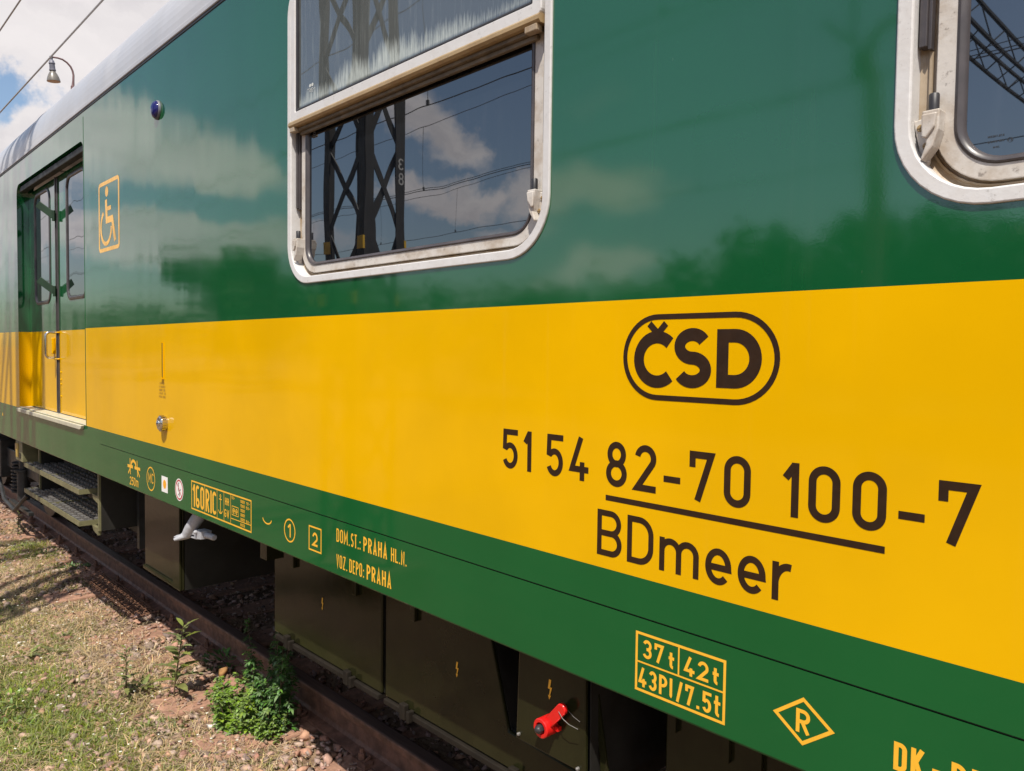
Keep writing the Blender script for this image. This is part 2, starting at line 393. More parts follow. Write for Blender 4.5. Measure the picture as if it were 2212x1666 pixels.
# ------------------------------------------------------------------ stroke lettering
PATHY = -0.0005
def stroke_quads(mb, pts, t, closed, y, mapf):
    P_ = []
    for p in pts:
        p = Vector(p)
        if not P_ or (p-P_[-1]).length > 1e-7: P_.append(p)
    if closed and (P_[0]-P_[-1]).length < 1e-7: P_.pop()
    n = len(P_)
    if n < 2: return
    L = []
    for i in range(n):
        if closed: a, b, c = P_[(i-1) % n], P_[i], P_[(i+1) % n]
        else: a, b, c = P_[max(i-1, 0)], P_[i], P_[min(i+1, n-1)]
        d1 = (b-a); d2 = (c-b)
        if d1.length < 1e-9: d1 = d2
        if d2.length < 1e-9: d2 = d1
        d1 = d1.normalized(); d2 = d2.normalized()
        n1 = Vector((-d1.y, d1.x)); n2 = Vector((-d2.y, d2.x)); m = n1+n2
        if m.length < .2: m = n1
        m = m.normalized(); k = 1/max(.35, m.dot(n1)); L.append((b+m*t/2*k, b-m*t/2*k))
    vs = []
    for i, (l, r_) in enumerate(L): vs += [mapf(l, y-4e-6*i), mapf(r_, y-4e-6*i)]
    fs = []
    for i in range(n if closed else n-1):
        j = (i+1) % n; fs.append((2*i, 2*i+1, 2*j+1, 2*j))
    mb.add(vs, fs)
def arc(cx, cy, rx, ry, a0, a1, n=None):
    n = n or max(4, int(abs(a1-a0)/9))
    return [(cx+rx*math.cos(R(a0+(a1-a0)*k/n)), cy+ry*math.sin(R(a0+(a1-a0)*k/n))) for k in range(n+1)]
def glyph(ch, W, H, e):
    """centre-line paths in a W x H box; e = half stroke, butt ends pushed out to the box edge. returns [(pts, closed)]"""
    r = W/2; rz = min(r, H/2)
    if ch in '0O': return [(arc(r, H-rz, r, rz, 0, 180)+arc(r, rz, r, rz, 180, 360), True)]
    if ch == 'D':
        q = min(.55*W, H/2); return [([(0, 0), (0, H)]+arc(W-q, H-q, q, q, 90, 0)+arc(W-q, q, q, q, 0, -90), True)]
    if ch == 'Q': # round D of the emblem
        return [([(0, 0), (0, H)]+arc(W-H/2*1.0, H/2, H/2, H/2, 90, -90), True)]
    if ch == '1': return [([(0, H*.74), (W-e*.2, H+e*.25)], False), ([(W, H+e), (W, -e)], False)]
    if ch == '2': return [(arc(r, H-rz*1.02, r, rz*1.02, 170, -30)+[(0, 0), (W+e, 0)], False)]
    if ch == '3': return [(arc(r, H*.75, r*.95, H*.25, 160, -90)[:-1]+[(r*.8, H*.5)], False), ([(r*.8, H*.5)]+arc(r, H*.26, r, H*.255, 80, -160), False)]
    if ch == '4': return [([(W*.62, H+e), (0, H*.22), (W+e, H*.22)], False), ([(W*.72, H*.42), (W*.72, -e)], False)]
    if ch == '5': return [([(W+e, H), (0.06*W, H), (0.03*W, H*.56)]+arc(r, H*.305, r, H*.305, 130, -155), False)]
    if ch == '6': return [(arc(r, rz*1.06, r, rz*1.06, 0, 360), True), ([(0, rz)]+arc(r, H-rz, r, rz, 180, 35), False)]
    if ch == '7': return [([(0, H*.70), (0, H), (W, H), (W*.30, -e)], False)]
    if ch == '8': return [(arc(r, H*.755, r*.86, H*.245, 0, 360), True), (arc(r, H*.26, r, H*.26, 0, 360), True)]
    if ch == 'A': return [([(0, -e), (r, H+e*.6), (W, -e)], False), ([(W*.18, H*.25), (W*.82, H*.25)], False)]
    if ch == 'B':
        q = H*.25; return [([(0, 0), (0, H)]+arc(W-q-.04*W, H-q, q, q, 90, -90)+[(0, H*.5)], False), ([(0, H*.5)]+arc(W-q, q, q*1.0, q, 90, -90)+[(0, 0), (0, e)], False)]
    if ch == 'C': return [(arc(r, H-rz, r, rz, 20, 180)+arc(r, rz, r, rz, 180, 340), False)]
    if ch == 'c': return [(arc(H/2, H/2, H/2, H/2, 47, 313), False)]     # round C of the emblem
    if ch == 'E': return [([(W+e*.5, H), (0, H), (0, 0), (W+e*.5, 0)], False), ([(0, H*.53), (W*.85, H*.53)], False)]
    if ch == 'F': return [([(W, H), (0, H), (0, -e)], False), ([(0, H*.53), (W*.85, H*.53)], False)]
    if ch == 'G': return [(arc(r, H-rz, r, rz, 20, 180)+arc(r, rz, r, rz, 180, 360)+[(W, H*.47), (r, H*.47)], False)]
    if ch == 'H': return [([(0, -e), (0, H+e)], False), ([(W, -e), (W, H+e)], False), ([(0, H*.52), (W, H*.52)], False)]
    if ch == 'I': return [([(r, -e), (r, H+e)], False)]
    if ch == 'K': return [([(0, -e), (0, H+e)], False), ([(W, H+e), (0, H*.36)], False), ([(W*.3, H*.55), (W, -e)], False)]
    if ch == 'L': return [([(0, H+e), (0, 0), (W+e, 0)], False)]
    if ch == 'M': return [([(0, -e), (0, H), (r, H*.3), (W, H), (W, -e)], False)]
    if ch == 'N': return [([(0, -e), (0, H), (W, 0), (W, H+e)], False)]
    if ch == 'P': 
        q = H*.27; return [([(0, -e), (0, H)]+arc(W-min(q, W), H-q, min(q, W), q, 90, -90)+[(0, H-2*q)], False)]
    if ch == 'R':
        q = H*.26; w_ = min(q, W); return [([(0, -e), (0, H)]+arc(W-w_, H-q, w_, q, 90, -90)+[(0, H-2*q)], False), ([(W*.42, H-2*q), (W, -e)], False)]
    if ch == 'S': return [(arc(r, H*.75, r*.95, H*.25, 28, 270)[:-1]+arc(r, H*.25, r, H*.25, 90, -152), False)]
    if ch == 'T': return [([(-e*.5, H), (W+e*.5, H)], False), ([(r, H), (r, -e)], False)]
    if ch == 'U': return [([(0, H+e)]+arc(r, rz, r, rz, 180, 360)+[(W, H+e)], False)]
    if ch == 'V': return [([(0, H+e), (r, -e*.6), (W, H+e)], False)]
    if ch == 'W': return [([(0, H+e), (W*.25, 0), (r, H*.8), (W*.75, 0), (W, H+e)], False)]
    if ch == 'Y': return [([(0, H+e), (r, H*.5), (W, H+e)], False), ([(r, H*.5), (r, -e)], False)]
    if ch == 'Z': return [([(0, H), (W, H), (0, 0), (W, 0)], False)]
    if ch == 'm':
        q = W*.25; return [([(0, -e), (0, H+e)], False), ([(0, H-q*1.1)]+arc(q, H-q, q, q, 165, 0)+[(W*.5, -e)], False), (arc(3*q, H-q, q, q, 180, 0)+[(W, -e)], False)]
    if ch == 'e': return [([(0, H*.47), (W, H*.47)]+arc(r, H/2, r, H/2, -3, 316), False)]
    if ch == 'r': return [([(0, -e), (0, H+e)], False), ([(0, H*.55)]+arc(W*.95, H*.42, W*.95, H*.58, 165, 78), False)]
    if ch == 't': return [([(W*.30, H+e)]+[(W*.30, W*.6)]+arc(W*.30+W*.6, W*.6, W*.6, W*.6, 180, 275), False), ([(-e, H*.68), (W+e*.6, H*.68)], False)]
    if ch == 'l': return [([(0, H+e), (0, W)]+arc(W, W, W, W, 180, 255), False)]
    if ch == '/': return [([(0, -e*1.6), (W, H+e)], False)]
    if ch == '-': return [([(-e, H*.40), (W+e, H*.40)], False)]
    if ch == '~': return [([(0, H*.5), (W*.25, H*.62), (W*.75, H*.4), (W, H*.52)], False)]
    if ch == '.': return [([(r-e, 0), (r+e, 0)], False)]
    if ch == ':': return [([(r-e, 0.03*H), (r+e, 0.03*H)], False), ([(r-e, H*.55), (r+e, H*.55)], False)]
    return []
def put_glyph(mb, ch, x0, x1, z0, z1, t, y=PATHY, step=0.00005):
    W = max(1e-4, x1-x0-t); H = max(1e-4, z1-z0-t)
    for k, (pts, cl) in enumerate(glyph(ch, W, H, t/2)):
        stroke_quads(mb, pts, t, cl, y-step*k, lambda p, yy: (x0+t/2+p.x, yy, z0+t/2+p.y))
GW = {'1': .42, 'I': .16, '.': .22, ':': .26, ' ': .42, 'M': .78, 'W': .8, 'm': .8, 't': .44, 'l': .28, '/': .45, '-': .4, 'L': .5, 'E': .5, '~': .4}
def put_text(mb, s, x0, x1, z0, z1, t, y=PATHY, gap=.17):
    adv = [GW.get(c, .58) for c in s]; tot = sum(adv)+gap*(len(s)-1); k = (x1-x0)/tot; x = x0
    for c, a in zip(s, adv):
        put_glyph(mb, c, x, x+a*k, z0, z1, t, y); x += (a+gap)*k
def line(mb, pts, t, closed=False, y=PATHY):
    stroke_quads(mb, pts, t, closed, y, lambda p, yy: (p.x, yy, p.y))
def poly(mb, pts, y=PATHY): mb.add([(x, y, z) for x, z in pts], [tuple(range(len(pts)))])
def box_outline(mb, x0, x1, z0, z1, t, y=PATHY): line(mb, [(x0+t/2, z0+t/2), (x1-t/2, z0+t/2), (x1-t/2, z1-t/2), (x0+t/2, z1-t/2)], t, True, y)
def circ(mb, cx, cz, rx, rz, t, y=PATHY): line(mb, arc(cx, cz, rx-t/2, rz-t/2, 0, 360, 40), t, True, y)

# ================================================================== THE COACH
coach = thing('railway_coach', (-3.0, 1.41, 0), 'long green and yellow railway coach with white roof standing on the track', 'railway coach')
XL, XR = -12.5, 5.5
ZS, ZC0, ZC1, ZY0, ZY1, ZG = 0.975, 1.1515, 1.1548, 1.2335, 1.797, 3.035
DOOR = (-6.70, -4.925, 1.2335, 2.872)
W1 = (-2.451, -1.213, 1.906, 2.93); W2 = (-0.4765, 0.76, 1.906, 2.93)
WR = 0.135
def hole(w, ins, r): return rrect(w[0]+ins, w[1]-ins, w[2]+ins, w[3]-ins, r, 8)
dh = [(DOOR[0], DOOR[2]), (DOOR[1], DOOR[2]), (DOOR[1], DOOR[3]-.075)]+[(DOOR[1]-.075+.075*math.cos(R(a)), DOOR[3]-.075+.075*math.sin(R(a))) for a in (15, 30, 45, 60, 75, 90)]+\
     [(DOOR[0]+.075+.075*math.cos(R(a)), DOOR[3]-.075+.075*math.sin(R(a))) for a in (90, 105, 120, 135, 150, 165, 180)]
# side wall, upper part
mb = MB()
outer = [(XL, ZC1), (XR, ZC1), (XR, ZG), (XL, ZG)]
dh2 = [(DOOR[0], DOOR[2]+.0006)]+[(DOOR[1], DOOR[2]+.0006)]+dh[2:]
vs, fs = sheet_with_holes(mb, outer, [dh2, hole(W1, .012, WR-.012), hole(W2, .012, WR-.012)], 0.0,
    lines=[((XL, ZY0), (DOOR[0], ZY0)), ((DOOR[0], ZY0), (DOOR[1], ZY0)), ((DOOR[1], ZY0), (XR, ZY0)), ((XL, ZY1), (DOOR[0], ZY1)), ((DOOR[1], ZY1), (XR, ZY1))])
for f in fs:
    zc = sum(vs[i][2] for i in f)/3
    mb.cur = 1 if ZY0 < zc < ZY1 else (2 if zc < ZY0 else 0)
    mb.add([vs[i] for i in f], [(0, 1, 2)])
# closed far side, ends
mb.cur = 0
mb.add([(XL,2.82,ZC1),(XR,2.82,ZC1),(XR,2.82,ZG),(XL,2.82,ZG)], [(3,2,1,0)])
mb.add([(XL,0,ZS),(XL,2.82,ZS),(XL,2.82,ZG),(XL,0,ZG)], [(0,1,2,3)]); mb.add([(XR,0,ZS),(XR,2.82,ZS),(XR,2.82,ZG),(XR,0,ZG)], [(0,1,2,3)])
bm_ = mb.build('body_side', [M_green, M_yellow, M_greenlow], coach, fixn=False)
bmx = bmesh.new(); bmx.from_mesh(bm_.data); bmesh.ops.remove_doubles(bmx, verts=bmx.verts, dist=1e-5); bmesh.ops.recalc_face_normals(bmx, faces=bmx.faces); bmx.to_mesh(bm_.data); bmx.free()
mb = MB(); mb.add([(-4.655,0.0025,ZC0),(XR,0.0025,ZC0),(XR,0.0025,ZC1),(-4.655,0.0025,ZC1)], [(0,1,2,3)])
mb.build('panel_seam', pm('seam_green', (.006, .030, .010), .5), coach)
# sill panel (below the seam) with a rolled lower edge
mb = MB()
prof = [(0.0, ZC0), (0.0, ZS+.006), (0.002, ZS+.002), (0.006, ZS), (0.05, ZS)]
for (a, b) in zip(prof[:-1], prof[1:]):
    mb.add([(-4.655,a[0],a[1]),(XR,a[0],a[1]),(XR,b[0],b[1]),(-4.655,b[0],b[1])], [(0,3,2,1)])
prof[0] = (0.0, ZC1)
for (a, b) in zip(prof[:-1], prof[1:]):
    mb.add([(XL,a[0],a[1]),(-4.655,a[0],a[1]),(-4.655,b[0],b[1]),(XL,b[0],b[1])], [(0,3,2,1)])
mb.build('sill_panel', M_greenlow, coach, fixn=False)
mb = MB(); mb.box(-4.934, -4.928, -.0012, .004, 1.238, 3.0); mb.build('panel_joint', M_greenlow, coach)
# roof + gutter
mb = MB(); rp = [(0.0, ZG+.028)]
for a in range(0, 66, 5): rp.append((.415-.415*math.cos(R(a)), ZG+.03+.415*math.sin(R(a))))
rp += [(.62, 3.60), (1.0, 3.72), (1.41, 3.76)]
rp = rp+[(2.82-y, z) for y, z in rp[:-1][::-1]]
for (a, b) in zip(rp[:-1], rp[1:]): mb.add([(XL,a[0],a[1]),(XR,a[0],a[1]),(XR,b[0],b[1]),(XL,b[0],b[1])], [(0,1,2,3)])
roof = mb.build('roof', M_roof, coach, smooth=True)
mb = MB()
gp = [(0.002, ZG+.004), (-.006, ZG+.004), (-.0075, ZG+.007), (-.0075, ZG+.024), (-.005, ZG+.028), (.006, ZG+.031)]
for (a, b) in zip(gp[:-1], gp[1:]): mb.add([(XL,a[0],a[1]),(XR,a[0],a[1]),(XR,b[0],b[1]),(XL,b[0],b[1])], [(0,1,2,3)])
mb.build('gutter', M_roof, coach)
mb = MB(); mb.box(XL, XR, -.003, .004, ZG-.007, ZG+.0035); mb.build('gutter_shadow_line', M_rubber, coach)  # dark strip painted in for the shadow gap below the gutter
for xs in (-6.35, -10.2, -2.9):   # welded roof joints
    mb = MB()
    for (a, b) in zip(rp[1:18], rp[2:19]):
        mb.add([(xs-.014,a[0]-.002,a[1]+.002),(xs+.014,a[0]-.002,a[1]+.002),(xs+.014,b[0]-.002,b[1]+.002),(xs-.014,b[0]-.002,b[1]+.002)], [(0,1,2,3)])
    for e_ in (-.014, .014):
        for (a, b) in zip(rp[1:18], rp[2:19]):
            mb.add([(xs+e_,a[0]-.002,a[1]+.002),(xs+e_,b[0]-.002,b[1]+.002),(xs+e_,b[0]+.004,b[1]-.002),(xs+e_,a[0]+.004,a[1]-.002)], [(0,1,2,3)])
    mb.build('roof_joint', M_roof, coach, smooth=True)
# floor slab and girder, plus unseen far-side blocks added to keep light out
mb = MB(); mb.box(XL, XR, .06, 2.76, ZS-.03, ZS+.12); mb.box(XL, XR, 1.2, 1.6, .62, ZS-.031)
mb.box(-7, 4, 2.26, 2.7, -.12, ZS-.031); mb.box(-3.6, -2.9, 1.61, 1.89, .2, .9); mb.box(-12, -7.2, 2.4, 2.7, .05, .9)
mb.build('underframe_and_light_blocks', M_dark, coach)

# ---- windows
M_PROF = dict(flange=[(0,0,.004),(0,0,-.0035),(.001,.001,-.0050),(.0025,.0025,-.0056),(.0205,.0205,-.0046),(.0225,.0225,-.0034),(.0235,.0235,-.001),(.0235,.0235,.040)])
def make_window(w, r, sash_z, mirror=False):
    x0, x1, z0, z1 = w
    f = MB(); ring_sweep(f, x0, x1, z0, z1, r, M_PROF['flange'])
    win = f.build('window', M_frame, coach, smooth='hard')
    c = MB(); ring_sweep(c, x0, x1, z0, z1, r, [(.0236,.0236,.030),(.030,.028,.034),(.036,.030,.034),(.037,.031,.029),(.041,.033,.029),(.042,.034,.034),(.0488,.036,.034),(.0488,.036,.024)])
    c.build('channel', M_grimy, win, smooth=True)
    i = MB(); ring_sweep(i, x0, x1, z0, z1, r, [(.049,.0365,.036),(.049,.0365,.0235),(.0505,.038,.022),(.076,.060,.022),(.0775,.0615,.0235),(.0775,.0615,.030)])
    i.build('inner_frame', M_frame2, win, smooth=True)
    k = MB(); ring_sweep(k, x0, x1, z0, z1, r, [(.0775,.0615,.028),(.0775,.0615,.020),(.081,.064,.0185),(.086,.068,.020),(.090,.0715,.025),(.0915,.073,.031)], rmin=.03)
    k.build('gasket', M_rubber2, win, smooth=True)
    p = MB(); panel(p, rrect(x0+.0905, x1-.0905, z0+.072, z1-.072, max(.03, r-.08), 10), .0295)
    p.build('pane', M_glass, win)
    b = MB(); b.add([(x0,.0345,z0),(x1,.0345,z0),(x1,.0345,z1),(x0,.0345,z1)], [(0,1,2,3)]) if False else None
    return win
def make_bracket(win, x, z, s):
    """cast corner bracket: plate, horn, screws, black rubber pin. s=+1 opens to +x"""
    pl = MB()
    pl.prism([(x-s*.014, z+.052), (x+s*.006, z+.055), (x+s*.010, z-.012), (x+s*.006, z-.022), (x-s*.004, z+.006)], .012, .024)
    br = pl.build('corner_bracket', M_frame2, win, bevel=.002)
    h = MB(); h.prism([(x+s*.004, z+.060), (x+s*.029, z+.060), (x+s*.028, z+.030), (x+s*.021, z+.006), (x+s*.006, z-.014), (x+s*.004, z-.010), (x+s*.011, z+.010)], -.006, .022)
    h.prism([(x+s*.005, z+.054), (x+s*.027, z+.054), (x+s*.024, z+.034), (x+s*.012, z+.018), (x+s*.006, z+.020)], -.011, -.0055)
    h.build('bracket_horn', M_frame2, win, bevel=.004)
    for sx, sz in ((-.003, .040), (.006, .012)):
        q = MB(); q.lathe([(.0001, -.0018), (.0045, -.0018), (.0055, 0), (.0055, .003)], (x+s*sx, .0115, z+sz), (0, 1, 0), 14)
        q.box(x+s*sx-.0045, x+s*sx+.0045, .0088, .0098, z+sz-.0008, z+sz+.0008)
        q.build('screw', M_rust, win, smooth=True)
    p = MB(); p.lathe([(.0075, 0), (.0075, .026), (.006, .028)], (x+s*.017, .006, z+.058), (0, 0, 1), 14)
    p.build('rubber_pin', M_rubber, win, smooth=True)
win1 = make_window(W1, WR, None); win2 = make_window(W2, WR, None)
make_bracket(win1, W1[0]+.040, 2.000, 1); make_bracket(win1, W1[1]-.040, 2.000, -1); make_bracket(win2, W2[0]+.036, 1.995, 1)
def slider(win, xa, xb, z0, z1):
    m_ = MB(); m_.box(xa, xb-.005, .012, .032, z0, z1); m_.box(xb-.0049, xb, .018, .032, z0-.004, z1)
    m_.build('slide_strip', M_rubber2, win, bevel=.0008)
slider(win1, W1[0]+.027, W1[0]+.041, 2.165, 2.90); slider(win1, W1[1]-.039, W1[1]-.026, 2.165, 2.46); slider(win2, W2[0]+.0265, W2[0]+.042, 2.157, 2.90)
# half-drop upper sash of window 1
SX0, SX1, SZ0, SZ1 = W1[0]+.030, W1[1]-.030, 2.447, 2.90
mb = MB()
ring_sweep(mb, SX0, SX1, SZ0, SZ1, .012, [(0,0,.018),(0,0,-.006),(.0015,.0015,-.0085),(.027,.027,-.0085),(.029,.029,-.0065),(.029,.029,.004)], n=3, rmin=.004)
sash = mb.build('upper_sash', M_frame, win1)
mb = MB(); ring_sweep(mb, SX0, SX1, SZ0, SZ1, .012, [(.029,.029,.0015),(.029,.029,-.0045),(.033,.033,-.0055),(.038,.038,-.003),(.0385,.0385,.004)], n=3, rmin=.004)
mb.build('sash_gasket', M_rubber, win1)
mb = MB(); mb.add([(SX0+.037,.003,SZ0+.037),(SX1-.037,.003,SZ0+.037),(SX1-.037,.003,SZ1-.03),(SX0+.037,.003,SZ1-.03)], [(0,1,2,3)])
mb.build('dirty_pane', M_glassd, win1, label='dropped upper pane with white limescale along its lower edge')
mb = MB(); mb.prism([(0, 0), (1, 0), (1, 1), (0, 1)], 0, 1); mb = MB()
sp = [(-.0125, SZ0-.0005), (-.017, SZ0-.006), (-.0175, SZ0-.015), (-.011, SZ0-.021), (.016, SZ0-.021), (.016, SZ0-.0005)]
for (a, b) in zip(sp, sp[1:]+sp[:1]): mb.add([(SX0-.002,a[0],a[1]),(SX1+.002,a[0],a[1]),(SX1+.002,b[0],b[1]),(SX0-.002,b[0],b[1])], [(0,1,2,3)])
mb.add([(SX0-.002, y, z) for y, z in sp], [(0,1,2,3,4,5)]); mb.add([(SX1+.002, y, z) for y, z in sp], [(5,4,3,2,1,0)])
mb.build('sash_seal', M_rust, win1)
mb = MB(); mb.box(SX0+.012, SX1-.012, .000, .020, SZ0-.032, SZ0-.0215); mb.box(SX0+.03, SX1-.03, .010, .021, SZ0-.044, SZ0-.0325)
mb.build('sash_ledge', M_ledge, win1, bevel=.002)
for xa_, xb_ in ((SX1-.045, SX1-.006), (SX0+.006, SX0+.034)):
    mb = MB(); mb.box(xa_, xb_, -.016, .004, SZ0-.037, SZ0-.0215); mb.build('sash_stop', M_grimy, win1, bevel=.002)
# etched glass marks (they sit on the inner face of the glass, so the lettering reads mirrored)
def put_mirrored(mb, tx, x0, x1, z0, z1, t, y):
    tmp = MB(); put_text(tmp, tx, x0, x1, z0, z1, t, y=y); mb.add([(x0+x1-p[0], p[1], p[2]) for p in tmp.v], tmp.f)
mb = MB(); M_etchw = pm('white_etching', (.50, .52, .50), .6)
for cx in (-2.309, -2.294): poly(mb, arc(cx, 2.545, .0068, .0055, 0, 360, 16)[:-1], .0022)
for (xa_, xb_, zz) in ((-2.326, -2.311, 2.536), (-2.306, -2.290, 2.5345), (-2.314, -2.298, 2.531), (-2.290, -2.276, 2.531), (-2.299, -2.288, 2.5275), (-2.314, -2.302, 2.5265), (-2.299, -2.290, 2.5235)): line(mb, [(xa_, zz), (xb_, zz)], .0016, y=.0021)
mb.build('etched_mark', M_etchw, win1)
mb = MB()
line(mb, [(-2.333, 2.407), (-2.327, 2.415), (-2.320, 2.407)], .0015, y=.0285); box_outline(mb, -2.334, -2.319, 2.396, 2.404, .0014, y=.0284); line(mb, [(-2.335, 2.3905), (-2.318, 2.3905)], .0014, y=.0283); line(mb, [(-2.333, 2.4055), (-2.320, 2.4055)], .0010, y=.0282)
mb.build('etched_mark', M_etch, win1)
mb = MB(); M_etchd = pm('dark_etching', (.035, .04, .05), .6)
put_mirrored(mb, 'SZILTHERM', -.357, -.336, 2.0065, 2.0095, .0006, .0288); put_mirrored(mb, '43R-011412', -.357, -.336, 1.999, 2.0018, .0006, .0288); put_mirrored(mb, '2010', -.350, -.342, 1.991, 1.9935, .0006, .0288)
circ(mb, -.3285, 1.9995, .0036, .0036, .0005, y=.0288); put_mirrored(mb, 'E1', -.3308, -.3264, 1.998, 2.001, .0006, .0288)
mb.build('etched_mark', M_etchd, win2)

# ---- door
door = None
DY = .075
mb = MB()
for (a, b) in zip(dh, dh[1:]+dh[:1]):
    mb.cur = 1 if (a[1]+b[1])/2 < ZY1 and a[0] == b[0] else 0
    if a[0] == b[0] and abs(a[1]-b[1]) > .5:   # jambs, split at the colour line
        for zz0, zz1, c_ in ((ZY0, ZY1, 1), (ZY1, max(a[1], b[1]), 0)):
            mb.cur = c_; mb.add([(a[0],.0,zz0),(a[0],DY+.03,zz0),(a[0],DY+.03,zz1),(a[0],.0,zz1)], [(0,1,2,3)])
    else: mb.add([(a[0],0,a[1]),(b[0],0,b[1]),(b[0],DY+.03,b[1]),(a[0],DY+.03,a[1])], [(0,1,2,3)])
mb.build('door_recess', [M_green, M_yellow], coach)
mb = MB(); mb.box(DOOR[0]+.02, DOOR[1]-.06, .015, .055, DOOR[3]-.05, DOOR[3]-.012); mb.build('door_track', M_dark, coach, bevel=.004)
XS = -5.86
def door_leaf(x0, x1, wx0, wx1, lab):
    mb = MB(); out = [(x0, DOOR[2]+.012), (x1, DOOR[2]+.012), (x1, DOOR[3]-.052), (x0, DOOR[3]-.052)]
    hl = rrect(wx0, wx1, 2.00, 2.775, .075, 6)
    vs, fs = sheet_with_holes(mb, out, [hl], DY, lines=[((x0, ZY1), (x1, ZY1))])
    for f in fs:
        mb.cur = 1 if sum(vs[i][2] for i in f)/3 < ZY1 else 0
        mb.add([vs[i] for i in f], [(0, 1, 2)])
    mb.cur = 0
    mb.add([(x0,DY,DOOR[2]+.012),(x0,DY+.04,DOOR[2]+.012),(x0,DY+.04,DOOR[3]-.052),(x0,DY,DOOR[3]-.052)], [(0,1,2,3)])
    mb.add([(x1,DY,DOOR[2]+.012),(x1,DY+.04,DOOR[2]+.012),(x1,DY+.04,DOOR[3]-.052),(x1,DY,DOOR[3]-.052)], [(0,1,2,3)])
    lf = mb.build('door', [M_green, M_yellow], coach, label=lab)
    k = MB(); ring_sweep(k, wx0-.012, wx1+.012, 1.988, 2.787, .087, [(0,0,DY+.001),(0,0,DY-.003),(.004,.004,DY-.006),(.018,.018,DY-.006),(.024,.024,DY-.001),(.025,.025,DY+.02)])
    k.build('door_gasket', M_rubber2, lf, smooth=True)
    p = MB(); panel(p, rrect(wx0+.014, wx1-.014, 2.014, 2.761, .06, 6), DY+.0015); p.build('door_pane', M_glass, lf)
    return lf
lf = door_leaf(DOOR[0]+.004, XS-.012, -6.50, -6.07, 'left leaf of the double door')
rf = door_leaf(XS+.012, DOOR[1]-.004, -5.62, -5.19, 'right leaf of the double door')
mb = MB(); mb.box(XS-.022, XS-.0125, DY-.012, DY-.0005, DOOR[2]+.014, DOOR[3]-.055); mb.box(XS+.0125, XS+.020, DY-.008, DY-.0005, DOOR[2]+.014, DOOR[3]-.055)
mb.build('door_edge_strip', M_rubber2, coach)
for z in (2.56, 2.06):
    mb = MB(); mb.bar((XS-.005, DY-.02, z), (XS-.065, DY-.10, z+.075), .010, .045, up=(0.2, .3, 1)); mb.lathe([(.010, 0), (.010, .07)], (XS-.002, DY-.022, z-.035), (0, 0, 1), 10)
    mb.build('door_stop', M_dstop, coach, bevel=.002)
mb = MB(); hp = [(XS-.05, DY-.003, 1.79), (XS-.05, DY-.065, 1.79)]
hp = [(XS-.045, DY-.0, 1.785)]+[(XS-.045, DY-.045-.022*math.sin(R(a)), 1.763+.022*math.cos(R(a))) for a in (0, 30, 60, 90)]+[(XS-.045, DY-.067, 1.64)]+[(XS-.045, DY-.045-.022*math.cos(R(a)), 1.637-.022*math.sin(R(a))) for a in (0, 30, 60, 90)]+[(XS-.045, DY, 1.615)]
mb.tube(hp, .0085, 10); mb.build('door_handle', M_chrome, lf, smooth=True)
mb = MB(); mb.box(XS-.13, XS-.10, DY-.020, DY-.0005, 1.64, 1.75); mb.box(XS-.06, XS+.03, DY-.016, DY-.0005, 1.602, 1.612); mb.box(XS-.06, XS+.03, DY-.016, DY-.0005, 1.78, 1.79); mb.build('latch_guard', M_yellow, lf, bevel=.004)
for z in (1.36, 1.44, 1.47, 1.52):
    for sx in (-.05, .05):
        mb = MB(); mb.lathe([(.007, 0), (.006, .004), (.002, .006)], (XS+sx, DY-.0005, z), (0, -1, 0), 10); mb.build('door_bolt', M_yellow, lf if sx < 0 else rf, smooth=True)
# step plate below the door
mb = MB(); sp = [(-6.69, 1.206), (-4.998, 1.206), (-4.975, 1.213), (-4.965, 1.232), (-6.70, 1.232)]
mb.prism(sp, -.020, -.0005); mb.box(-6.70, -4.93, -.0004, DY+.03, 1.2335, 1.240); mb.build('door_sill', M_sillpl, coach, bevel=.003)

# ---- steps
for x in (-6.60, -5.085):
    mb = MB(); mb.box(x-.011, x+.011, .1125, .45, .575, ZS-.0305); sfr = mb.build('step_frame', M_dark, coach)  # plate coloured black for the shade between the steps
    mb = MB(); mb.box(x-.012, x+.012, .10, .112, .575, ZS-.0305); mb.build('lit_frame_edge', M_steps, sfr)  # lighter colour stands for light on the front edge
mb = MB(); mb.box(-6.585, -5.10, .43, .445, .45, ZS-.0305); mb.build('step_back', M_dark, coach)  # black sheet stands for the deep shade behind the steps
mb = MB(); mb.box(-5.02, -4.98, .30, .36, .45, ZS-.0305); mb.build('support_post', M_bogie, coach)
for zt in (.816, .620):
    st = MB()
    for (a, b) in ((-6.735, -5.985), (-5.978, -5.222)):
        st.box(a, b, .028, .034, zt-.031, zt); st.box(a, a+.006, .0345, .30, zt-.031, zt-.001); st.box(b-.006, b, .0345, .30, zt-.031, zt-.001)
    stp = st.build('step', M_steps, coach)
    for (a, b) in ((-6.728, -5.992), (-5.971, -5.229)):
        gr = MB(); n = 10
        for k in range(n+1):
            x = a+(b-a)*k/n; gr.box(x-.004, x+.004, .036, .30, zt-.022, zt-.010)
        for k in range(6):
            y = .050+.045*k; gr.box(a, b, y-.003, y+.003, zt-.020, zt-.011)
            for j in range(n): # raised anti-slip pads
                x = a+(b-a)*(j+.5+.25*(k % 2))/n; gr.box(max(a, x-.022), min(b, x+.022), y-.012, y+.012, zt-.0105, zt+.002)
        gr.build('grating', M_grate, stp)
    br = MB(); br.prism([(-5.222, zt-.031), (-5.10, zt-.031), (-5.10, zt-.075), (-5.19, zt-.06)], .10, .12)
    br.build('step_bracket', M_steps, stp)
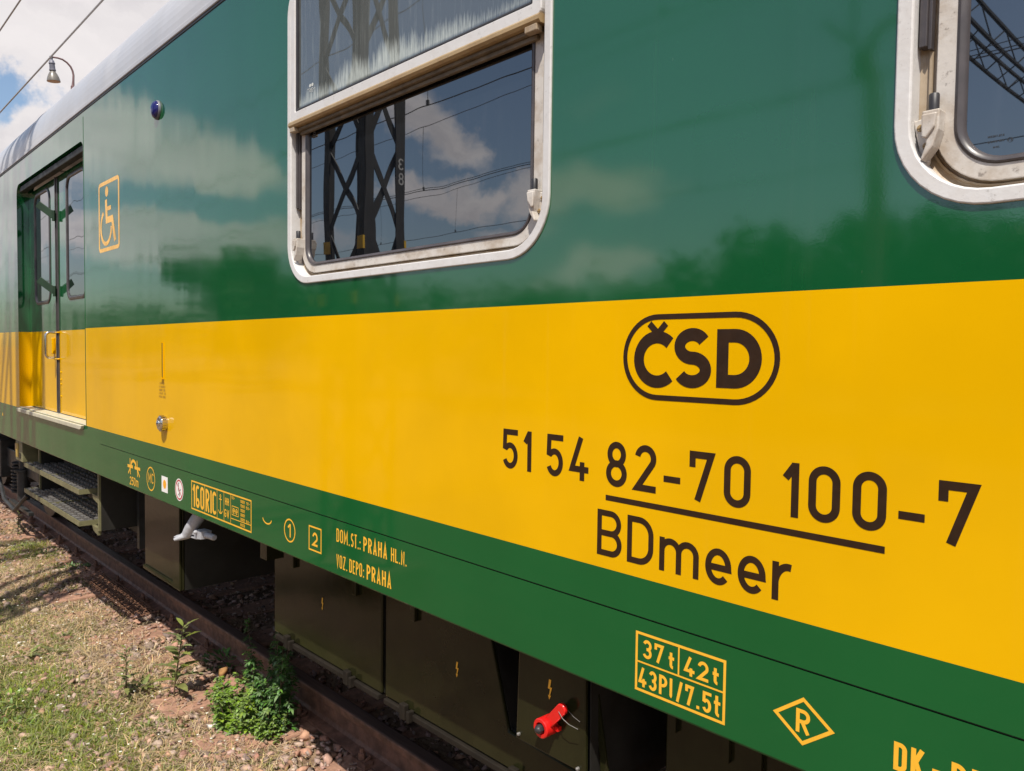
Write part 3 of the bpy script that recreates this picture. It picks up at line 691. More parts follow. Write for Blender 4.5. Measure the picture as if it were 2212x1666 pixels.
# yellow tagged box left of the steps
mb = MB(); mb.box(-7.16, -6.92, .055, .20, .79, ZS-.0305); tb = mb.build('junction_box', M_steps, coach, bevel=.004)
mb = MB(); mb.box(-7.14, -7.05, .051, .0545, .815, .925); mb.build('tag_plate', pm('dull_yellow', (.42, .28, .05), .5), tb)
mb = MB(); mb.box(-7.02, -6.975, .050, .0545, .815, .855); mb.build('box_lock', M_rubber, tb)
# ---- bogie at the far end
mb = MB(); mb.box(-11.6, -8.2, .42, .62, .42, .62); mb.box(-10.2, -9.6, .36, .66, .30, .70)
bog = mb.build('bogie_frame', M_bogie, coach, bevel=.01)
for x in (-8.75, -11.1):
    mb = MB(); mb.lathe([(.46, -.0), (.46, .10), (.485, .11), (.485, .135)], (x, .62, .46), (0, 1, 0), 36); mb.lathe([(.09, -.02), (.09, 0)], (x, .62, .46), (0, 1, 0), 20)
    mb.build('wheel', M_bogie, coach, smooth=True)
    mb = MB(); mb.lathe([(.11, 0), (.11, .16), (.09, .18)], (x, .60, .46), (0, -1, 0), 20); mb.build('axle_box', M_bogie, coach, smooth=True)
mb = MB(); mb.lathe([(.055, 0), (.055, .27), (.075, .275), (.075, .30), (.035, .305), (.035, .48)], (-8.72, .40, .19), (0, 0, 1), 16); mb.build('damper', M_bogie, coach, smooth=True)
mb = MB(); mb.tube([(-8.62, .36, .66), (-8.60, .33, .70), (-8.60, .33, .76)], .018, 8); mb.build('pipe_elbow', M_steel, coach, smooth=True)
mb = MB()
for k in range(9): mb.lathe([(.055, 0), (.085, .012), (.085, .024), (.055, .036)], (-9.1, .45, .20+.036*k), (0, 0, 1), 14)
mb.build('spring', M_bogie, coach, smooth=True)
mb = MB(); mb.tube([(-8.3, .35, .30), (-8.6, .30, .12), (-9.2, .32, .14), (-9.6, .35, .3)], .018, 8); mb.box(-9.2, -8.3, .36, .40, .10, .13); mb.build('brake_hanger', M_bogie, coach)

# ---- underfloor boxes
def bolt_symbol(mb, cx, cz, h, y):
    s = h
    pts = [(-.05,.50),(.10,.50),(.03,.13),(.16,.13),(.03,-.28),(.10,-.27),(-.02,-.50),(-.10,-.28),(-.035,-.28),(.02,.03),(-.12,.03)]
    P2 = [(cx+a*s, cz+b*s) for a, b in pts]
    tri = geometry.tessellate_polygon([[Vector((a, b, 0)) for a, b in P2]])
    mb.add([(a, y, b) for a, b in P2], [tuple(t) for t in tri])
def deep(x, z, ya, yb):
    k = (yb+1.25)/(ya+1.25); return (x*k, 1.686-(1.686-z)*k)
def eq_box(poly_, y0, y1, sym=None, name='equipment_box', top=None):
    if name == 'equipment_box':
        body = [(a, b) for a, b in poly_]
        mb = MB(); mb.prism(body, y0+.013, y1); b = mb.build(name, M_dark, coach)  # body coloured black to stand for the shade on its sides
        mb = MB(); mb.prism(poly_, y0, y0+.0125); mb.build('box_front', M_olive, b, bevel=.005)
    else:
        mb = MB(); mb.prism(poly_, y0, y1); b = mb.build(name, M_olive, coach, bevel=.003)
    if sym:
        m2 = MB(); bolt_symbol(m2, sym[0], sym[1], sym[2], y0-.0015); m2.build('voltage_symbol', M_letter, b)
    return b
YB = .20; ZT = ZS-.0305
def Q(pts, ya=.10): return [(p[0], min(p[1], ZT)) for p in (deep(x, z, ya, YB) for x, z in pts)]
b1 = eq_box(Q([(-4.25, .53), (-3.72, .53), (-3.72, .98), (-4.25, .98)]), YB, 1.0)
bx0, bz0 = deep(-4.25, .53, .1, YB); bx1, _ = deep(-3.72, .53, .1, YB)
mb = MB(); mb.box(bx1-.10, bx1, YB-.014, YB-.0005, bz0, ZT); mb.build('box_frame', M_olive, b1, bevel=.004)
mb = MB(); mb.box(bx0, bx1-.1005, YB-.012, YB-.0005, bz0, bz0+.022); mb.build('box_frame', M_olive, b1, bevel=.004)
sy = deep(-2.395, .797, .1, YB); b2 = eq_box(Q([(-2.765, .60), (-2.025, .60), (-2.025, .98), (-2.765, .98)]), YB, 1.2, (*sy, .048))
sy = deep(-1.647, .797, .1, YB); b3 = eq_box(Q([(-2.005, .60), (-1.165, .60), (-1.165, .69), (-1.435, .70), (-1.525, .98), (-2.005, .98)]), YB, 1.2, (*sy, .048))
for (x0, x1, bb) in ((-2.74, -2.03, b2), (-2.0, -1.19, b3)):
    x0 = deep(x0, .6, .1, YB)[0]; x1, zb = deep(x1, .6, .1, YB)
    mb = MB(); mb.box(x0, x1, YB-.010, YB+.03, zb-.022, zb-.003); mb.build('lower_rail', M_under, bb, bevel=.003)
    for t in (.12, .72):
        x = x0+(x1-x0)*t
        mb = MB(); mb.box(x, x+.03, YB-.020, YB-.0005, zb-.03, zb+.02); mb.build('hinge', M_under, bb, bevel=.003)
        mb = MB(); mb.box(x+.045, x+.06, YB-.025, YB-.0005, zb-.028, zb+.01); mb.build('hinge', M_under, bb, bevel=.003)
        mb = MB(); mb.box(x+.05, x+.075, YB-.015, YB-.0005, .825, ZT); mb.build('catch', M_olive, bb, bevel=.003)
mb = MB(); mb.box(-2.80, -2.745, .06, .13, .885, .944); mb.build('box_hanger', M_olive, coach)
# isolator plate with the red handle
iso = eq_box([(-1.385, .708), (-1.152, .708), (-1.156, .944), (-1.378, .944)], .080, .092, (-1.268, .872, .05), 'isolator_panel')
iso2 = MB(); iso2.prism([(-1.150, .66), (-1.146, .66), (-1.150, .944), (-1.154, .944)], .095, .5); iso2.build('bracket_plate', M_dark, coach)
iso2 = MB(); iso2.prism([(-1.12, .55), (-1.085, .55), (-1.160, .944), (-1.166, .944)], .12, .124); iso2.build('bracket_plate', M_olive, coach)
for x, z in ((-1.372, .724), (-1.172, .716), (-1.125, .70), (-1.118, .69)):
    mb = MB(); mb.lathe([(.0045, 0), (.0045, .006), (.002, .008)], (x, .0795, z), (0, -1, 0), 6); mb.build('bolt', M_grate, iso, smooth=True)
# red lever: collar, arm, catch
LX, LZ = -1.262, .790
mb = MB(); mb.lathe([(.0135, 0), (.0135, .036), (.0150, .038), (.0215, .038), (.0235, .036), (.0235, .0)], (LX, .079, LZ), (0, -1, 0), 32)
lev = mb.build('lever', M_red, coach, smooth=True)
ux, uz = .66, .75
armp = [(.018, -.0135), (.082, -.0135)]+[(.082+.0135*math.cos(R(-90+180*k/8)), .0135*math.sin(R(-90+180*k/8))) for k in range(9)]+[(.018, .0135)]
mb = MB(); mb.prism([(LX+s_*ux-t_*uz, LZ+s_*uz+t_*ux) for s_, t_ in armp], .053, .065); mb.build('lever_arm', M_red, lev, bevel=.003, smooth=True)
mb = MB(); mb.box(LX+.024, LX+.034, .0665, .0795, LZ-.004, LZ+.006); mb.build('lever_catch', M_red, lev)
mb = MB(); mb.lathe([(.0110, 0), (.0110, .012), (.008, .018), (.003, .021), (.0005, .021)], (LX, .047, LZ), (0, -1, 0), 8); mb.build('lever_nut', M_rubber, lev, smooth=True)
mb = MB(); mb.tube([(LX+.050, .0515, LZ+.056), (LX+.066, .048, LZ+.046), (LX+.085, .05, LZ+.038), (LX+.108, .055, LZ+.034)], .0008, 6); mb.build('seal_wire', M_grate, lev)
mb = MB(); mb.tube([(LX+.060, .067, LZ+.062), (LX+.085, .065, LZ+.052), (LX+.105, .065, LZ+.047)], .0006, 6); mb.build('seal_wire', M_grate, lev)
# next box
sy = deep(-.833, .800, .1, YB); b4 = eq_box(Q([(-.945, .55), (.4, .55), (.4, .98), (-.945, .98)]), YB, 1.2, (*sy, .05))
for xa_, xb_, zc_ in ((-.995, -.98, .835), (-.86, -.845, .82), (-.795, -.77, .81)):
    mb = MB(); mb.box(xa_, xb_, YB-.012, YB-.0005, zc_, ZT); mb.build('catch', M_olive, b4)
# white brake cock handle hanging below the sill
mb = MB(); mb.tube([(-3.34, .085, .99), (-3.355, .075, .955), (-3.385, .065, .92), (-3.415, .055, .885), (-3.435, .050, .858)], [.029, .029, .028, .026, .024], 14)
cock = mb.build('brake_cock', M_whitep, coach, smooth=True)
mb = MB(); mb.tube([(-3.432, .050, .860), (-3.445, .03, .848), (-3.455, -.002, .838)], [.022, .015, .006], 10); mb.tube([(-3.44, .045, .852), (-3.475, .02, .846), (-3.49, .012, .842)], [.012, .007, .003], 8)
mb.build('cock_lever', M_whitep, cock, smooth=True)
mb = MB(); mb.prism([(-3.40, .878), (-3.31, .895), (-3.30, .885), (-3.30, .873), (-3.40, .862)], .055, .080); mb.prism([(-3.345, .858), (-3.265, .866), (-3.262, .902), (-3.335, .898)], .045, .092); mb.prism([(-3.42, .846), (-3.33, .852), (-3.33, .859), (-3.42, .853)], .055, .08)
mb.lathe([(.008, 0), (.008, .010), (.004, .013)], (-3.31, .0445, .893), (0, -1, 0), 12); mb.lathe([(.013, 0), (.013, .085), (.011, .09)], (-3.263, .068, .884), (1, 0, .06), 14); mb.build('cock_body', M_whitep, cock, bevel=.002)
cock.location += Vector((-.085, 0, -.012))

# ---- fittings on the side wall
mb = MB(); mb.lathe([(.043, .0005), (.043, .006), (.040, .010)], (-3.715, 0, 2.772), (0, -1, 0), 32); lampb = mb.build('signal_lamp', M_lampd, coach, smooth=True)
mb = MB(); mb.lathe([(.0385, .009)]+[(.0385*math.cos(R(a)), .010+.019*math.sin(R(a))) for a in range(5, 90, 9)], (-3.715, 0, 2.772), (0, -1, 0), 32); mb.build('lamp_lens', M_blue, lampb, smooth=True)
KX, KZ = -3.642, 1.345
mb = MB(); prof = [(.034, .0005), (.034, .008)]
mb.lathe(prof, (KX, 0, KZ), (0, -1, 0), 32)
for k in range(18):
    a = 2*math.pi*k/18; mb.bar((KX+.0335*math.cos(a), -.008, KZ+.0335*math.sin(a)), (KX+.0335*math.cos(a), -.024, KZ+.0335*math.sin(a)), .0075, .0075, up=(math.cos(a), 0, math.sin(a)))
mb.lathe([(.0325, .0085), (.0325, .026), (.028, .031), (.016, .032), (.014, .036), (.006, .040), (.001, .041)], (KX, 0, KZ), (0, -1, 0), 32)
knob = mb.build('filler_cap', M_chrome, coach, smooth=True)
mb = MB(); mb.box(-3.672, -3.660, -.004, -.0005, 1.556, 1.712); gs = mb.build('gauge_slot', M_rubber, coach)
mb = MB(); mb.box(-3.679, -3.6725, -.007, -.0005, 1.552, 1.715); mb.box(-3.679, -3.654, -.010, -.0005, 1.546, 1.5515); mb.box(-3.6595, -3.655, -.005, -.0005, 1.552, 1.715); mb.build('slot_trim', M_yellow, gs)
mb = MB()
for k, (tx, a, b) in enumerate((('STAV VODY', -3.712, -3.650), ('V NADRZI', -3.718, -3.642), ('NADRZ 350', -3.718, -3.642), ('A PLNIT JEN', -3.724, -3.637), ('PITNA VODA', -3.720, -3.638))):
    put_text(mb, tx, a, b, 1.521-.0155*k, 1.531-.0155*k, .0016)
mb.build('small_inscription', pm('brown_vinyl', (.25, .13, .02), .5), coach)

# ---- black lettering on the yellow band
em = MB()
t = .0105
line(em, arc(-.743-.0, 1.681, .0835, .0795, -90, 90, 24)+arc(-.913, 1.681, .0795, .0795, 90, 270, 24), t, True)
put_glyph(em, 'c', -.970, -.850, 1.6205, 1.733, .0245)
put_glyph(em, 'S', -.8745, -.7905, 1.6235, 1.7375, .0245)
put_glyph(em, 'Q', -.7795, -.6885, 1.6265, 1.7345, .0245)
line(em, [(-.9335, 1.7475), (-.9125, 1.7275), (-.8935, 1.7475)], .0135, y=PATHY-0.000100)
em.build('emblem', M_black, coach, label='black oval emblem with the letters CSD')
t = .0135
for grp in ([('5', -1.361, -1.308), ('1', -1.290, -1.262)], [('5', -1.214, -1.162), ('4', -1.142, -1.087)],
            [('8', -1.038, -.983), ('2', -.963, -.910), ('-', -.892, -.853), ('7', -.833, -.779), ('0', -.758, -.704)],
            [('1', -.645, -.614), ('0', -.597, -.543), ('0', -.523, -.470), ('-', -.452, -.414), ('7', -.396, -.342)]):
    nb = MB()
    for ch, a, b in grp:
        if ch == '-': line(nb, [(a, 1.443), (b, 1.443)], .0125)
        else: put_glyph(nb, ch, a, b, 1.4105, 1.5045, t)
    nb.build('coach_number', M_black, coach)
mb = MB(); line(mb, [(-1.038, 1.3845), (-.4705, 1.3835)], .0115); mb.build('underline', M_black, coach)
mb = MB(); t = .0125
for ch, a, b, zt in (('B', -1.0595, -.993, 1.3575), ('D', -.979, -.913, 1.3575), ('m', -.8985, -.8075, 1.3275), ('e', -.7935, -.7385, 1.3285), ('e', -.7255, -.6705, 1.3285), ('r', -.6585, -.621, 1.3285)):
    put_glyph(mb, ch, a, b, 1.2605, zt, t)
mb.build('class_lettering', M_black, coach)

# ---- yellow and white markings on the sill
def sign(name, mats=None, lab=None):
    class S_: pass
    s = MB(); s.fin = lambda: s.build(name, mats or M_letter, coach, label=lab); return s
s = sign('loading_gauge_symbol')
line(s, [(-4.135, 1.090)]+arc(-4.094, 1.098, .036, .0235, 180, 0)+[(-4.056, 1.090)], .0145)
for k_, (pts_, w_) in enumerate((([(-4.148, 1.130), (-4.142, 1.048)], .0085), ([(-4.187, 1.0885), (-4.104, 1.0895)], .0155), ([(-4.141, 1.084), (-4.176, 1.051)], .0095), ([(-4.040, 1.129), (-4.033, 1.049)], .0085), ([(-4.078, 1.0895), (-3.994, 1.0905)], .0150), ([(-4.033, 1.084), (-4.002, 1.051)], .0095))):
    line(s, pts_, w_, y=PATHY-.00004*(k_+1))
put_text(s, '250', -4.154, -4.065, .996, 1.0385, .0064, gap=.12)
put_glyph(s, 'm', -4.057, -4.022, .997, 1.030, .0056); s.fin()
s = sign('round_sign'); circ(s, -3.842, 1.0635, .058, .058, .006); put_text(s, 'MC', -3.874, -3.804, 1.043, 1.091, .0056); s.fin()
s = sign('white_plate', [M_white, M_dot]); poly(s, [(-3.696, 1.025), (-3.617, 1.025), (-3.617, 1.098), (-3.696, 1.098)]); s.cur = 1; poly(s, arc(-3.657, 1.062, .021, .021, 0, 360, 28)[:-1], PATHY-0.000100); s.fin()
s = sign('prohibition_sign', [M_white, M_redv, M_black]); poly(s, arc(-3.4755, 1.062, .0495, .0495, 0, 360, 36)[:-1]); s.cur = 1; circ(s, -3.4755, 1.062, .045, .045, .007, PATHY-0.000100); line(s, [(-3.507, 1.094), (-3.444, 1.030)], .006, y=PATHY-0.000200)
s.cur = 2; line(s, [(-3.487, 1.052), (-3.483, 1.088), (-3.476, 1.094)], .006, y=PATHY-0.000117); line(s, [(-3.475, 1.030), (-3.470, 1.056), (-3.458, 1.066)], .005, y=PATHY-0.000133); line(s, [(-3.487, 1.036), (-3.466, 1.052)], .004, y=PATHY-0.000150); s.fin()
s = sign('approval_grid')
box_outline(s, -3.333, -2.744, 1.0, 1.124, .006)
for x, z0 in ((-3.188, 1.003), (-3.061, 1.003), (-2.994, 1.003), (-2.930, 1.003)): line(s, [(x, z0), (x, 1.121)], .003, y=PATHY-0.000067)
line(s, [(-2.930, 1.0265), (-2.747, 1.0285)], .003, y=PATHY-0.000083)
put_text(s, '160', -3.322, -3.194, 1.014, 1.110, .0135, gap=.12); put_text(s, 'RIC', -3.179, -3.068, 1.014, 1.108, .0135, gap=.14)
line(s, [(-3.028, 1.094), (-3.028, 1.030)], .0048); circ(s, -3.028, 1.099, .007, .007, .0035); line(s, [(-3.041, 1.086), (-3.015, 1.086)], .004, y=PATHY-0.000067); line(s, arc(-3.028, 1.046, .019, .017, 195, 345), .0045, y=PATHY-0.000100)
put_text(s, 'HH', -2.983, -2.946, 1.071, 1.100, .0048); put_text(s, 'GW', -2.989, -2.944, 1.022, 1.054, .0048)
box_outline(s, -2.919, -2.858, 1.041, 1.078, .0028); put_text(s, 'ee', -2.911, -2.866, 1.048, 1.070, .0042)
put_text(s, '50~', -2.921, -2.890, 1.103, 1.114, .0018)
for k, (tx, rt) in enumerate((('1000V', '16~'), ('1500V', '50~'), ('1500V', ''), ('3000V', ''), ('3000V', '50~'))):
    z = 1.112-.0172*k; put_text(s, tx, -2.841, -2.801, z-.012, z, .0022)
    if rt: put_text(s, rt, -2.791, -2.758, z-.0125, z-.0015, .0022)
put_text(s, '800A', -2.841, -2.801, 1.010, 1.022, .0022)
s.fin()
s = sign('lifting_mark'); line(s, arc(-2.615, 1.080, .036, .022, 205, 335), .0052); line(s, [(-2.650, 1.075), (-2.644, 1.065)], .005, y=PATHY-0.000067); line(s, [(-2.586, 1.065), (-2.580, 1.075)], .005, y=PATHY-0.000067); s.fin()
s = sign('class_circle'); circ(s, -2.443, 1.0635, .041, .041, .0052); put_glyph(s, '1', -2.459, -2.435, 1.040, 1.087, .0078); s.fin()
s = sign('class_square'); box_outline(s, -2.309, -2.225, 1.0245, 1.107, .0052); put_glyph(s, '2', -2.284, -2.250, 1.042, 1.088, .0078); s.fin()
s = sign('depot_lettering')
put_text(s, 'DOM.', -2.131, -2.052, 1.0845, 1.127, .0050, gap=.2); put_text(s, 'ST.:', -2.045, -1.990, 1.0845, 1.127, .0052); put_text(s, 'PRAHA', -1.975, -1.849, 1.0845, 1.129, .0064, gap=.19); put_text(s, 'HL.N.', -1.829, -1.752, 1.0845, 1.124, .0048)
s.fin()
s = sign('depot_lettering')
put_text(s, 'VOZ.', -2.131, -2.066, 1.003, 1.045, .0046); put_text(s, 'DEPO:', -2.054, -1.970, 1.003, 1.045, .0050); put_text(s, 'PRAHA', -1.956, -1.827, 1.003, 1.048, .0066, gap=.19)
s.fin()
s = sign('weight_grid')
box_outline(s, -.952, -.744, 1.002, 1.124, .0055); line(s, [(-.948, 1.0625), (-.748, 1.0625)], .0035, y=PATHY-0.000067); line(s, [(-.8475, 1.0645), (-.8475, 1.121)], .0035, y=PATHY-0.000133)
put_text(s, '37', -.934, -.883, 1.073, 1.111, .0062); put_text(s, 't', -.871, -.857, 1.071, 1.103, .0062); put_text(s, '42', -.835, -.781, 1.070, 1.107, .0062); put_text(s, 't', -.772, -.758, 1.072, 1.103, .0062)
put_text(s, '43Pl/7.5t', -.943, -.753, 1.0125, 1.052, .0062)
s.fin()
s = sign('diamond_sign'); line(s, [(-.645, 1.064), (-.595, 1.026), (-.545, 1.064), (-.595, 1.102)], .0062, True); put_glyph(s, 'R', -.6075, -.5825, 1.043, 1.084, .0066); s.fin()
s = sign('depot_code'); put_text(s, 'DK', -.447, -.402, 1.042, 1.087, .0072); line(s, [(-.391, 1.062), (-.372, 1.062)], .008); put_text(s, 'PRAHA', -.365, -.235, 1.042, 1.087, .0072); s.fin()
s = sign('accessibility_pictogram', pm('pale_orange_vinyl', (.80, .45, .10), .4))
X0, X1, Z0, Z1 = -4.646, -4.281, 2.203, 2.572
line(s, rrect(X0+.012, X1-.012, Z0+.008, Z1-.008, .02, 5), .020, True)
poly(s, arc(-4.497, 2.516, .027, .027, 0, 360, 24)[:-1])
line(s, [(-4.510, 2.475), (-4.500, 2.365), (-4.405, 2.365), (-4.358, 2.245)], .034); line(s, [(-4.505, 2.425), (-4.425, 2.425)], .022, y=PATHY-0.000083)
line(s, arc(-4.512, 2.330, .092, .088, 118, 358, 30), .022, y=PATHY-0.000133)
s.fin()
s = sign('arrow_mark'); poly(s, [(-7.35, 1.13), (-7.30, 1.13), (-7.325, 1.16)]); s.fin()

# ================================================================== THE TRACK
ZGR = -0.175
def rail(yc, label, xa=-60, xb=12):
    prof = [(-.036, 0-.012), (-.033, -.003), (-.026, 0), (.026, 0), (.033, -.003), (.036, -.012), (.034, -.036), (.008, -.046), (.008, -.125), (.018, -.140), (.066, -.150), (.068, -.159), (-.068, -.159), (-.066, -.150), (-.018, -.140), (-.008, -.125), (-.008, -.046), (-.034, -.036)]
    mb = MB(); n = len(prof); xs = [xa, -30, -12, -6, 0, xb]
    vs = [(x, yc+a, b) for x in xs for a, b in prof]
    for i in range(len(xs)-1):
        for k in range(n):
            mb.cur = 1 if k in (1, 2, 3) else 0
            mb.f.append((i*n+k, i*n+(k+1) % n, (i+1)*n+(k+1) % n, (i+1)*n+k)); mb.mi.append(mb.cur)
    mb.v = vs
    return tag(mb.build('rail', [M_rail, M_railtop], None), label, 'rail', 'rails under the coach')
rail(.66, 'rusty brown rail nearest the weeds, along the edge of the coach'); rail(.66+1.507, 'rusty rail hidden in the dark behind the equipment boxes')
# sleepers with fastenings
proto = thing('sleeper', (0, 1.41, -.34), '', 'sleeper', 'concrete sleepers under the coach')
mb = MB(); mb.box(-.13, .13, .10, 2.72, -.34, -.163); mb.build('sleeper_body', M_sleeper, proto, bevel=.012)
for yc in (.66, 2.167):
    for sd in (-1, 1):
        mb = MB(); mb.box(-.055, .055, yc+sd*.075-.022, yc+sd*.075+.022, -.1625, -.135); mb.tube([(-.03, yc+sd*.085, -.138), (-.02, yc+sd*.05, -.128), (.02, yc+sd*.05, -.128), (.03, yc+sd*.085, -.138)], .008, 6)
        mb.lathe([(.016, 0), (.016, .03), (.010, .032), (.010, .05)], (0, yc+sd*.078, -.135), (0, 0, 1), 6)
        mb.build('rail_clip', M_rail, proto)
k = 0
SLX = [-2.9-.585*i for i in range(16)]
for i, x in enumerate(SLX):
    o = proto if i == 0 else copy_tree(proto)
    o.location = (x, 1.41, -.34); o['label'] = 'reddish concrete sleeper bedded in ballast with its end showing beside the rail' 
# ground
def gz(x, y):
    s = 0.012*math.sin(x*2.3+y*1.7)+.010*math.sin(x*5.1-y*3.3)+.006*math.sin(x*11+y*9)
    edge = max(0.0, min(1.0, (0.05-y)/.8))
    return ZGR+s+.015*edge
mb = MB()
xs = sorted(set([-3000, -600, -200, -80, -40, -25]+[-18+.5*i for i in range(8)]+[-14+.1*i for i in range(150)]+[2, 4, 8, 20, 60, 200, 600, 3000]))
ys = sorted(set([-3000, -600, -200, -60, -30, -12, -6, -3, -2.0]+[-1.6+.1*i for i in range(26)]+[1.2, 2.0, 2.9, 3.5, 6, 12, 40, 200, 3000]))
vs = []
for x in xs:
    for y in ys:
        z = gz(x, y) if (-14 <= x <= 2 and -2 <= y <= 3) else ZGR
        vs.append((x, y, z-.01))
ny = len(ys); fs = [(i*ny+j, (i+1)*ny+j, (i+1)*ny+j+1, i*ny+j+1) for i in range(len(xs)-1) for j in range(ny-1)]
mb.add(vs, fs); gr = mb.build('ground', M_ground, None, smooth=True); gr['kind'] = 'structure'
# ballast stones
rs = np.random.RandomState(5)
def hulls(k):
    out = []
    for _ in range(k):
        bm = bmesh.new()
        for _ in range(11):
            p = rs.normal(size=3); p /= np.linalg.norm(p); p *= rs.uniform(.75, 1.12); bm.verts.new((p[0], p[1]*rs.uniform(.7, 1), p[2]*.62))
        bmesh.ops.convex_hull(bm, input=bm.verts); lone = [v for v in bm.verts if not v.link_faces]
        for v in lone: bm.verts.remove(v)
        bmesh.ops.triangulate(bm, faces=bm.faces); bm.verts.index_update()
        out.append((np.array([p.co[:] for p in bm.verts]), np.array([[q.index for q in f.verts] for f in bm.faces]))); bm.free()
    return out
HULL = hulls(48)
def stone_mesh(name, P_, sizes, mat):
    V = []; F = []; o_ = 0
    for k, (p, s_) in enumerate(zip(P_, sizes)):
        hv, hf = HULL[k % 48]
        q = hv*(s_*np.array([1, rs.uniform(.6, .95), rs.uniform(.6, .95)]))
        a, b, c = rs.uniform(0, 6.28, 3); b = (b-3.14)*.16; c = (c-3.14)*.16
        ca, sa, cb, sb, cc, sc_ = math.cos(a), math.sin(a), math.cos(b), math.sin(b), math.cos(c), math.sin(c)
        q = q@np.array([[1, 0, 0], [0, cb, -sb], [0, sb, cb]]).T@np.array([[cc, 0, sc_], [0, 1, 0], [-sc_, 0, cc]]).T@np.array([[ca, -sa, 0], [sa, ca, 0], [0, 0, 1]]).T
        V.append(q+p); F.append(hf+o_); o_ += len(hv)
    V = np.concatenate(V); F = np.concatenate(F)
    me = bpy.data.meshes.new(name); me.vertices.add(len(V)); me.vertices.foreach_set('co', V.ravel()); me.loops.add(F.size); me.loops.foreach_set('vertex_index', F.ravel())
    me.polygons.add(len(F)); me.polygons.foreach_set('loop_start', np.arange(0, F.size, 3)); me.polygons.foreach_set('loop_total', np.full(len(F), 3)); me.update(); me.validate()
    me.materials.append(mat); o = bpy.data.objects.new(name, me); C.objects.link(o); return o
PS = []; SS = []
def on_sleeper(x, y): return any(abs(x-sx) < .12 for sx in SLX) and y > .13
def hrand(x, y, s): return .5+.5*math.sin(x*s*1.3+1.7*math.sin(y*s*1.9+x*s*.7))*math.cos(y*s*1.1+x*.6*s)
for _ in range(60000):
    x = -12+10.0*rs.rand(); y = -1.3+4.1*rs.rand()
    if y > .75 and rs.rand() < .55: continue
    if abs(y-.66) < .07: continue
    if x > -3 and y < .1: continue
    s_ = rs.choice([.009, .013, .019, .027, .038], p=[.28, .27, .25, .14, .06])*(rs.uniform(.8, 1.3))
    if on_sleeper(x, y) and (s_ > .030 or rs.rand() < .25+.4*hrand(x*1.3, y, 6)): continue
    z = gz(x, y)+s_*.12
    if on_sleeper(x, y): z = -.163+s_*.25
    PS.append((x, y, z)); SS.append(s_)
for _ in range(170):
    x = -3.95+1.3*rs.rand(); y = -.05+.5*rs.rand()
    if y < .1 and x > -3.2: continue
    PS.append((x, y, gz(x, y)+.008)); SS.append(rs.uniform(.022, .042))
o = stone_mesh('ballast', PS, SS, M_stone); o['kind'] = 'stuff'; o['label'] = 'brownish ballast stones strewn along the track'
o['category'] = 'ballast'
o = stone_mesh('rock', [(-4.22, .50, -.140)], [.060], M_stone2); tag(o, 'ochre rock lying by the rail beside the tall bush', 'rock')
# grass / straw
def hrand(x, y, s): return .5+.5*math.sin(x*s*1.3+1.7*math.sin(y*s*1.9+x*s*.7))*math.cos(y*s*1.1+x*.6*s)
def blades(name, n, xr, yr, dens, hmin, hmax, wid, mat, lay, zoff=0.0):
    V = []; F = []; k = 0; tries = 0
    while k < n and tries < n*30:
        tries += 1
        x = xr[0]+(xr[1]-xr[0])*rs.rand(); y = yr[0]+(yr[1]-yr[0])*rs.rand()
        if x < -3.6 and y < -.86+(-3.92-x)*.169: continue
        if rs.rand() > dens(x, y): continue
        h = hmin+(hmax-hmin)*rs.rand()**1.6; a = rs.uniform(0, 6.28); l = lay*rs.uniform(.4, 1.3); w = wid*rs.uniform(.6, 1.3)
        d = np.array([math.cos(a), math.sin(a), 0]); sdv = np.array([-math.sin(a), math.cos(a), 0]); b = np.array([x, y, gz(x, y)-.006+zoff])
        pts = []
        for t_, ww in ((0, 1), (.4, .85), (.75, .55)):
            p = b+d*h*l*t_**1.6+np.array([0, 0, h*t_*max(.12, (1-.55*l*t_))]); pts += [p-sdv*w*ww, p+sdv*w*ww]
        pts.append(b+d*h*l+np.array([0, 0, h*max(.12, 1-.55*l)]))
        o_ = k*7; V += pts; F += [(o_, o_+1, o_+3, o_+2), (o_+2, o_+3, o_+5, o_+4), (o_+4, o_+5, o_+6)]; k += 1
    me = bpy.data.meshes.new(name); me.from_pydata([tuple(p) for p in V], [], F); me.materials.append(mat)
    o = bpy.data.objects.new(name, me); C.objects.link(o); o['kind'] = 'stuff'; return o
def d_grass(x, y):
    if x > -3.4 and y < -.1: return 0
    v = hrand(x, y, 2.1)*.9+hrand(x+3, y-2, 5.3)*.5-.30
    near = max(0, min(1, (.46-y)/.6))
    lush = math.exp(-((x+4.6)**2/.5+(y+.62)**2/.06))*1.4
    edge = .5*math.exp(-((x+7.9)**2/1.0+(y-.35)**2/.05))
    left = 1.0*max(0, min(1, (.05-y)/.45))*(.35+hrand(x+1, y, 3.3))
    return max(0, min(1, v*near*.8+lush+edge+left-.02))*(0 if y > .56 else 1)
def d_straw(x, y):
    if x > -3.2 and y < 0: return 0
    return max(0, min(1, .25+.8*hrand(x-1, y+5, 1.7)-.2))*(0 if y > .5 else max(.06, min(1, (.5-y)/.5)))
o = blades('grass', 52000, (-11.5, -2.8), (-1.0, .5), d_grass, .012, .06, .0021, M_grass, .9); o['label'] = 'short yellowish grass tufts growing between the ballast stones'; o['category'] = 'grass'
o = blades('dry_straw', 24000, (-11.5, -2.4), (-1.0, .52), d_straw, .015, .085, .0016, M_straw, 1.9, .012); o['label'] = 'dry straw scattered over the ballast'; o['category'] = 'straw'
def d_lush(x, y): return max(0, min(1, math.exp(-((x+4.35)**2/.30+(y+.50)**2/.05))*1.3+.5*math.exp(-((x+4.0)**2/.03+(y+.12)**2/.012))))*(.3+hrand(x, y, 9))
